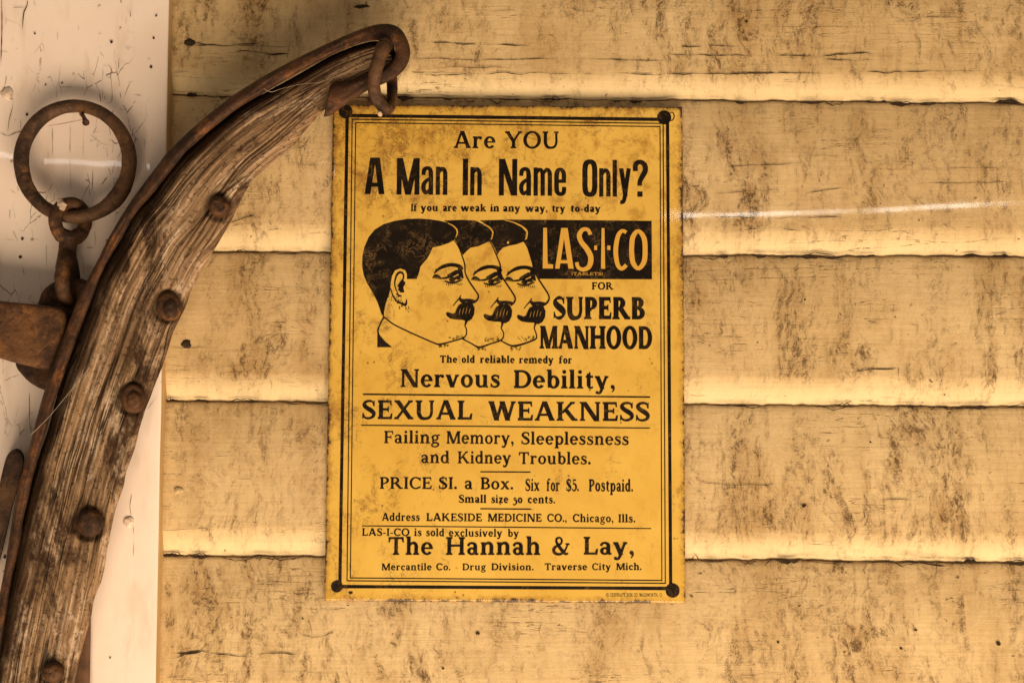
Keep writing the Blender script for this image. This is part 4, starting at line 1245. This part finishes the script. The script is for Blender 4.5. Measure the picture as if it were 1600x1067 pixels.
SO = [(-30, 1095), (-16, 1005), (3, 910), (13, 850), (19, 812), (28, 760), (40, 720), (50, 680), (62, 637), (80, 577), (101, 521), (124, 462), (140, 430), (155, 402), (175, 362), (211, 305), (248, 256), (262, 238), (300, 201), (337, 170), (375, 142), (425, 112), (475, 86), (525, 62.5), (572, 43), (603, 37.5), (625, 45), (638, 66), (641, 86), (634, 106), (618, 122), (598, 132), (576, 141), (552, 156), (532, 170), (516, 181), (506, 183)]
SI = [(-10, 1095), (3, 1005), (17, 912), (31, 848), (36, 812), (47, 766), (59, 713), (72, 675), (85, 630), (101, 584), (125, 515), (143, 470), (156, 435), (172, 402), (190, 370), (213, 332), (241, 300), (278, 254), (300, 228), (337, 197), (375, 168), (425, 138), (475, 109), (525, 83), (572, 64.5), (595, 59), (608, 62), (616, 72), (617, 84), (611, 96), (600, 104), (586, 110), (570, 117), (552, 124), (538, 127), (524, 128), (515, 137)]
def strap_disp(L, t, W, px_, py_):
    return float(fbm(L * 50, t * 4, 61, 4)) * 0.0011, 0.0, float(fbm(L * 40, t * 3, 71, 3)) * 0.9
sweep('iron_strap', SO, SI, -0.0685, -0.030, M_RUSTR, hame, N=330, M=18, rb=0.0075, power=3.2, disp=strap_disp)

def bolt(cx, cy, rx, ry, y, seed, inner=0.62, ix=0, iy=0, ih=0.004):
    b = dome('bolt', cx + ix, cy + iy, rx * inner, ry * inner, y - 0.0026, ih, M_RUST, hame, 0.08, seed, 0.35)
    if inner < 0.95:
        dome('washer', cx, cy, rx, ry, y, 0.0034, M_RUST, b, 0.07, seed + 40, 0.9)
    return b
bolt(342, 323, 16.5, 16.5, -0.0585, 1, 0.97, 0, 0, 0.0055)
bolt(262.5, 478, 19, 22, -0.0592, 2, 0.60, 3, 3, 0.0050)
bolt(206.5, 622, 18, 23, -0.0592, 3, 0.66, 3, 3, 0.0040)
bolt(139.5, 817, 20.5, 22, -0.0592, 4, 0.97, 0, 0, 0.0062)
bolt(82, 1050, 16, 16.5, -0.0585, 5, 0.97, 0, 0, 0.0060)

# lug behind the strap, and the loop lower down
plate('iron_lug', [(58, 476), (66, 456), (84, 441), (108, 437), (134, 438), (150, 470), (140, 560), (100, 615), (72, 610), (52, 601), (36, 587), (24, 566), (30, 520)], -0.034, -0.016, 0.006, M_RUST, hame, seed=3)
plate('iron_loop', [(26, 700), (35, 706), (38, 716), (36, 732), (29, 760), (20, 790), (12, 826), (2, 868), (-12, 905), (-26, 890), (-18, 840), (-6, 780), (4, 735), (12, 710)], -0.052, -0.020, 0.007, M_RUSTG, hame, seed=5)

# ------------------------------------------------------------------ loose iron
clip = plate('iron_clip', [(-90, 455), (-40, 463), (0, 470), (50, 475), (88, 480), (103, 487), (106, 497), (103, 515), (93, 548), (82, 572), (70, 577), (45, 572), (20, 566), (0, 560), (-40, 551), (-90, 542)], -0.0585, -0.036, 0.010, M_RUSTO, None, seed=8)
tag(clip, 'rusty flat iron clip reaching in from the left edge beside the wooden hame', 'iron clip')

rp = []
for k in range(24):
    a = 2 * math.pi * k / 24
    rr_ = 11.2 + 0.9 * math.sin(a * 2 + 1) + (1.4 if 0.45 < a < 0.8 else 0)
    rp.append((117.5 + 84.5 * math.cos(a), 252.5 + 86.5 * math.sin(a), -0.031 - 0.003 * math.sin(a), rr_))
ringo = tube('iron_ring', rp, M_RUSTG, None, True, 150, 20, 0.045, 5)
tag(ringo, 'large round rusty iron ring hanging on a nail over the white trim', 'iron ring')

# swivel link: an eye round the ring, a neck, a second eye turned edge-on
lk = thing('swivel_link', P(105, 400, -0.03), 'rusty figure-eight swivel link hanging from the large iron ring', 'chain link')
ep = []
for k in range(20):
    a = 2 * math.pi * k / 20
    ep.append((110 + 23.5 * math.cos(a), 345 + 27 * math.sin(a), -0.033 + 0.0085 * math.cos(a), 10.6 + (1.8 if math.sin(a) > 0.6 else 0)))
tube('upper_eye', ep, M_RUST, lk, True, 90, 18, 0.05, 11)
tube('neck', [(108, 372, -0.033, 15), (106, 384, -0.033, 14), (105, 396, -0.033, 14.2), (104, 412, -0.034, 16)], M_RUST, lk, False, 20, 18, 0.04, 13)
ep = []
for k in range(20):
    a = 2 * math.pi * k / 20
    ep.append((106.5 - 9 * math.cos(a), 436 + 33 * math.sin(a), -0.037 - 0.0125 * math.cos(a), 11.8 if math.cos(a) > 0 else 9.5))
tube('lower_eye', ep, M_RUST, lk, True, 90, 18, 0.05, 17)

# chain link through the curled tip of the strap
cl = tube('chain_link', [(598, 76, -0.078, 12), (592, 94, -0.081, 11.4), (586.5, 112, -0.081, 10.6), (584, 130, -0.078, 10.2), (586, 147, -0.075, 10.4), (594, 162, -0.069, 10), (604, 171, -0.060, 9.2), (611, 164, -0.050, 8.6), (613, 146, -0.042, 8.6), (612.5, 124, -0.036, 8.8), (611, 100, -0.036, 9), (608, 82, -0.046, 9.5), (604, 70, -0.062, 11)],
          M_RUSTG, None, True, 110, 18, 0.05, 23)
tag(cl, 'small dark iron chain link hooked through the curled tip of the strap', 'chain link')
dome('paint_fleck', 593, 176, 3.4, 3.8, -0.070, 0.0015, mat_plain('pale_fleck', (0.5, 0.33, 0.22)), cl, 0.5, 3)
dome('weld_spot', 94, 318, 6, 8, -0.0505, 0.0012, mat_plain('bare_metal', (0.42, 0.30, 0.22), 0.35), lk.children[0], 0.8, 7)

# nail that carries the ring
nl = tube('iron_nail', [(127, 178, TY + 0.004, 3.6), (128.5, 180, -0.024, 3.4), (131, 184, -0.040, 3.4), (133, 188, -0.0465, 3.8), (134, 191, -0.0485, 5.6), (134.4, 192, -0.0495, 5.2)], M_RUST, None, False, 26, 14, 0.08, 31)
tag(nl, 'short rusty nail in the white trim just inside the top of the iron ring', 'nail')

# brown strip behind the foot of the hame
st = sweep('leather_strip', [(92, 940), (98, 1000), (96, 1080), (92, 1200)], [(141, 935), (142, 970), (140.5, 1067), (138, 1200)], -0.0215, -0.0145, M_STRIP, None, N=40, M=12, rb=0.003)
tag(st, 'plain brown strip hanging behind the foot of the wooden hame', 'strip')

# cobwebs
wb = tube('cobweb', [(48, 679, -0.072, 0.35), (60, 668, -0.073, 0.4), (82, 645, -0.070, 0.35), (104, 618, -0.066, 0.35), (124, 594, -0.066, 0.3), (140, 574, -0.064, 0.3), (162, 545, -0.062, 0.2)], M_WEB, None, False, 40, 6, 0.3, 3)
tag(wb, 'single cobweb thread across the iron strap and wood above the lower bolts', 'cobweb')
wb = tube('cobweb', [(412, 139, -0.070, 0.25), (424, 144, -0.068, 0.4), (440, 139, -0.066, 0.25), (470, 132, -0.065, 0.22), (500, 129, -0.066, 0.2), (522, 121, -0.068, 0.2), (545, 113, -0.070, 0.18), (574, 108, -0.075, 0.16)], M_WEB, None, False, 50, 6, 0.3, 9)
tag(wb, 'wispy cobweb thread near the top of the wooden hame by the chain link', 'cobweb')
wb = tube('cobweb', [(133, 186, -0.046, 0.5), (120, 189, -0.04, 1.2), (106, 192, -0.034, 0.9), (88, 195, -0.028, 0.7), (76, 197, -0.026, 0.5)], M_WEB, None, False, 30, 6, 0.4, 12)
tag(wb, 'short cobweb strand from the nail to the inside of the iron ring', 'cobweb')
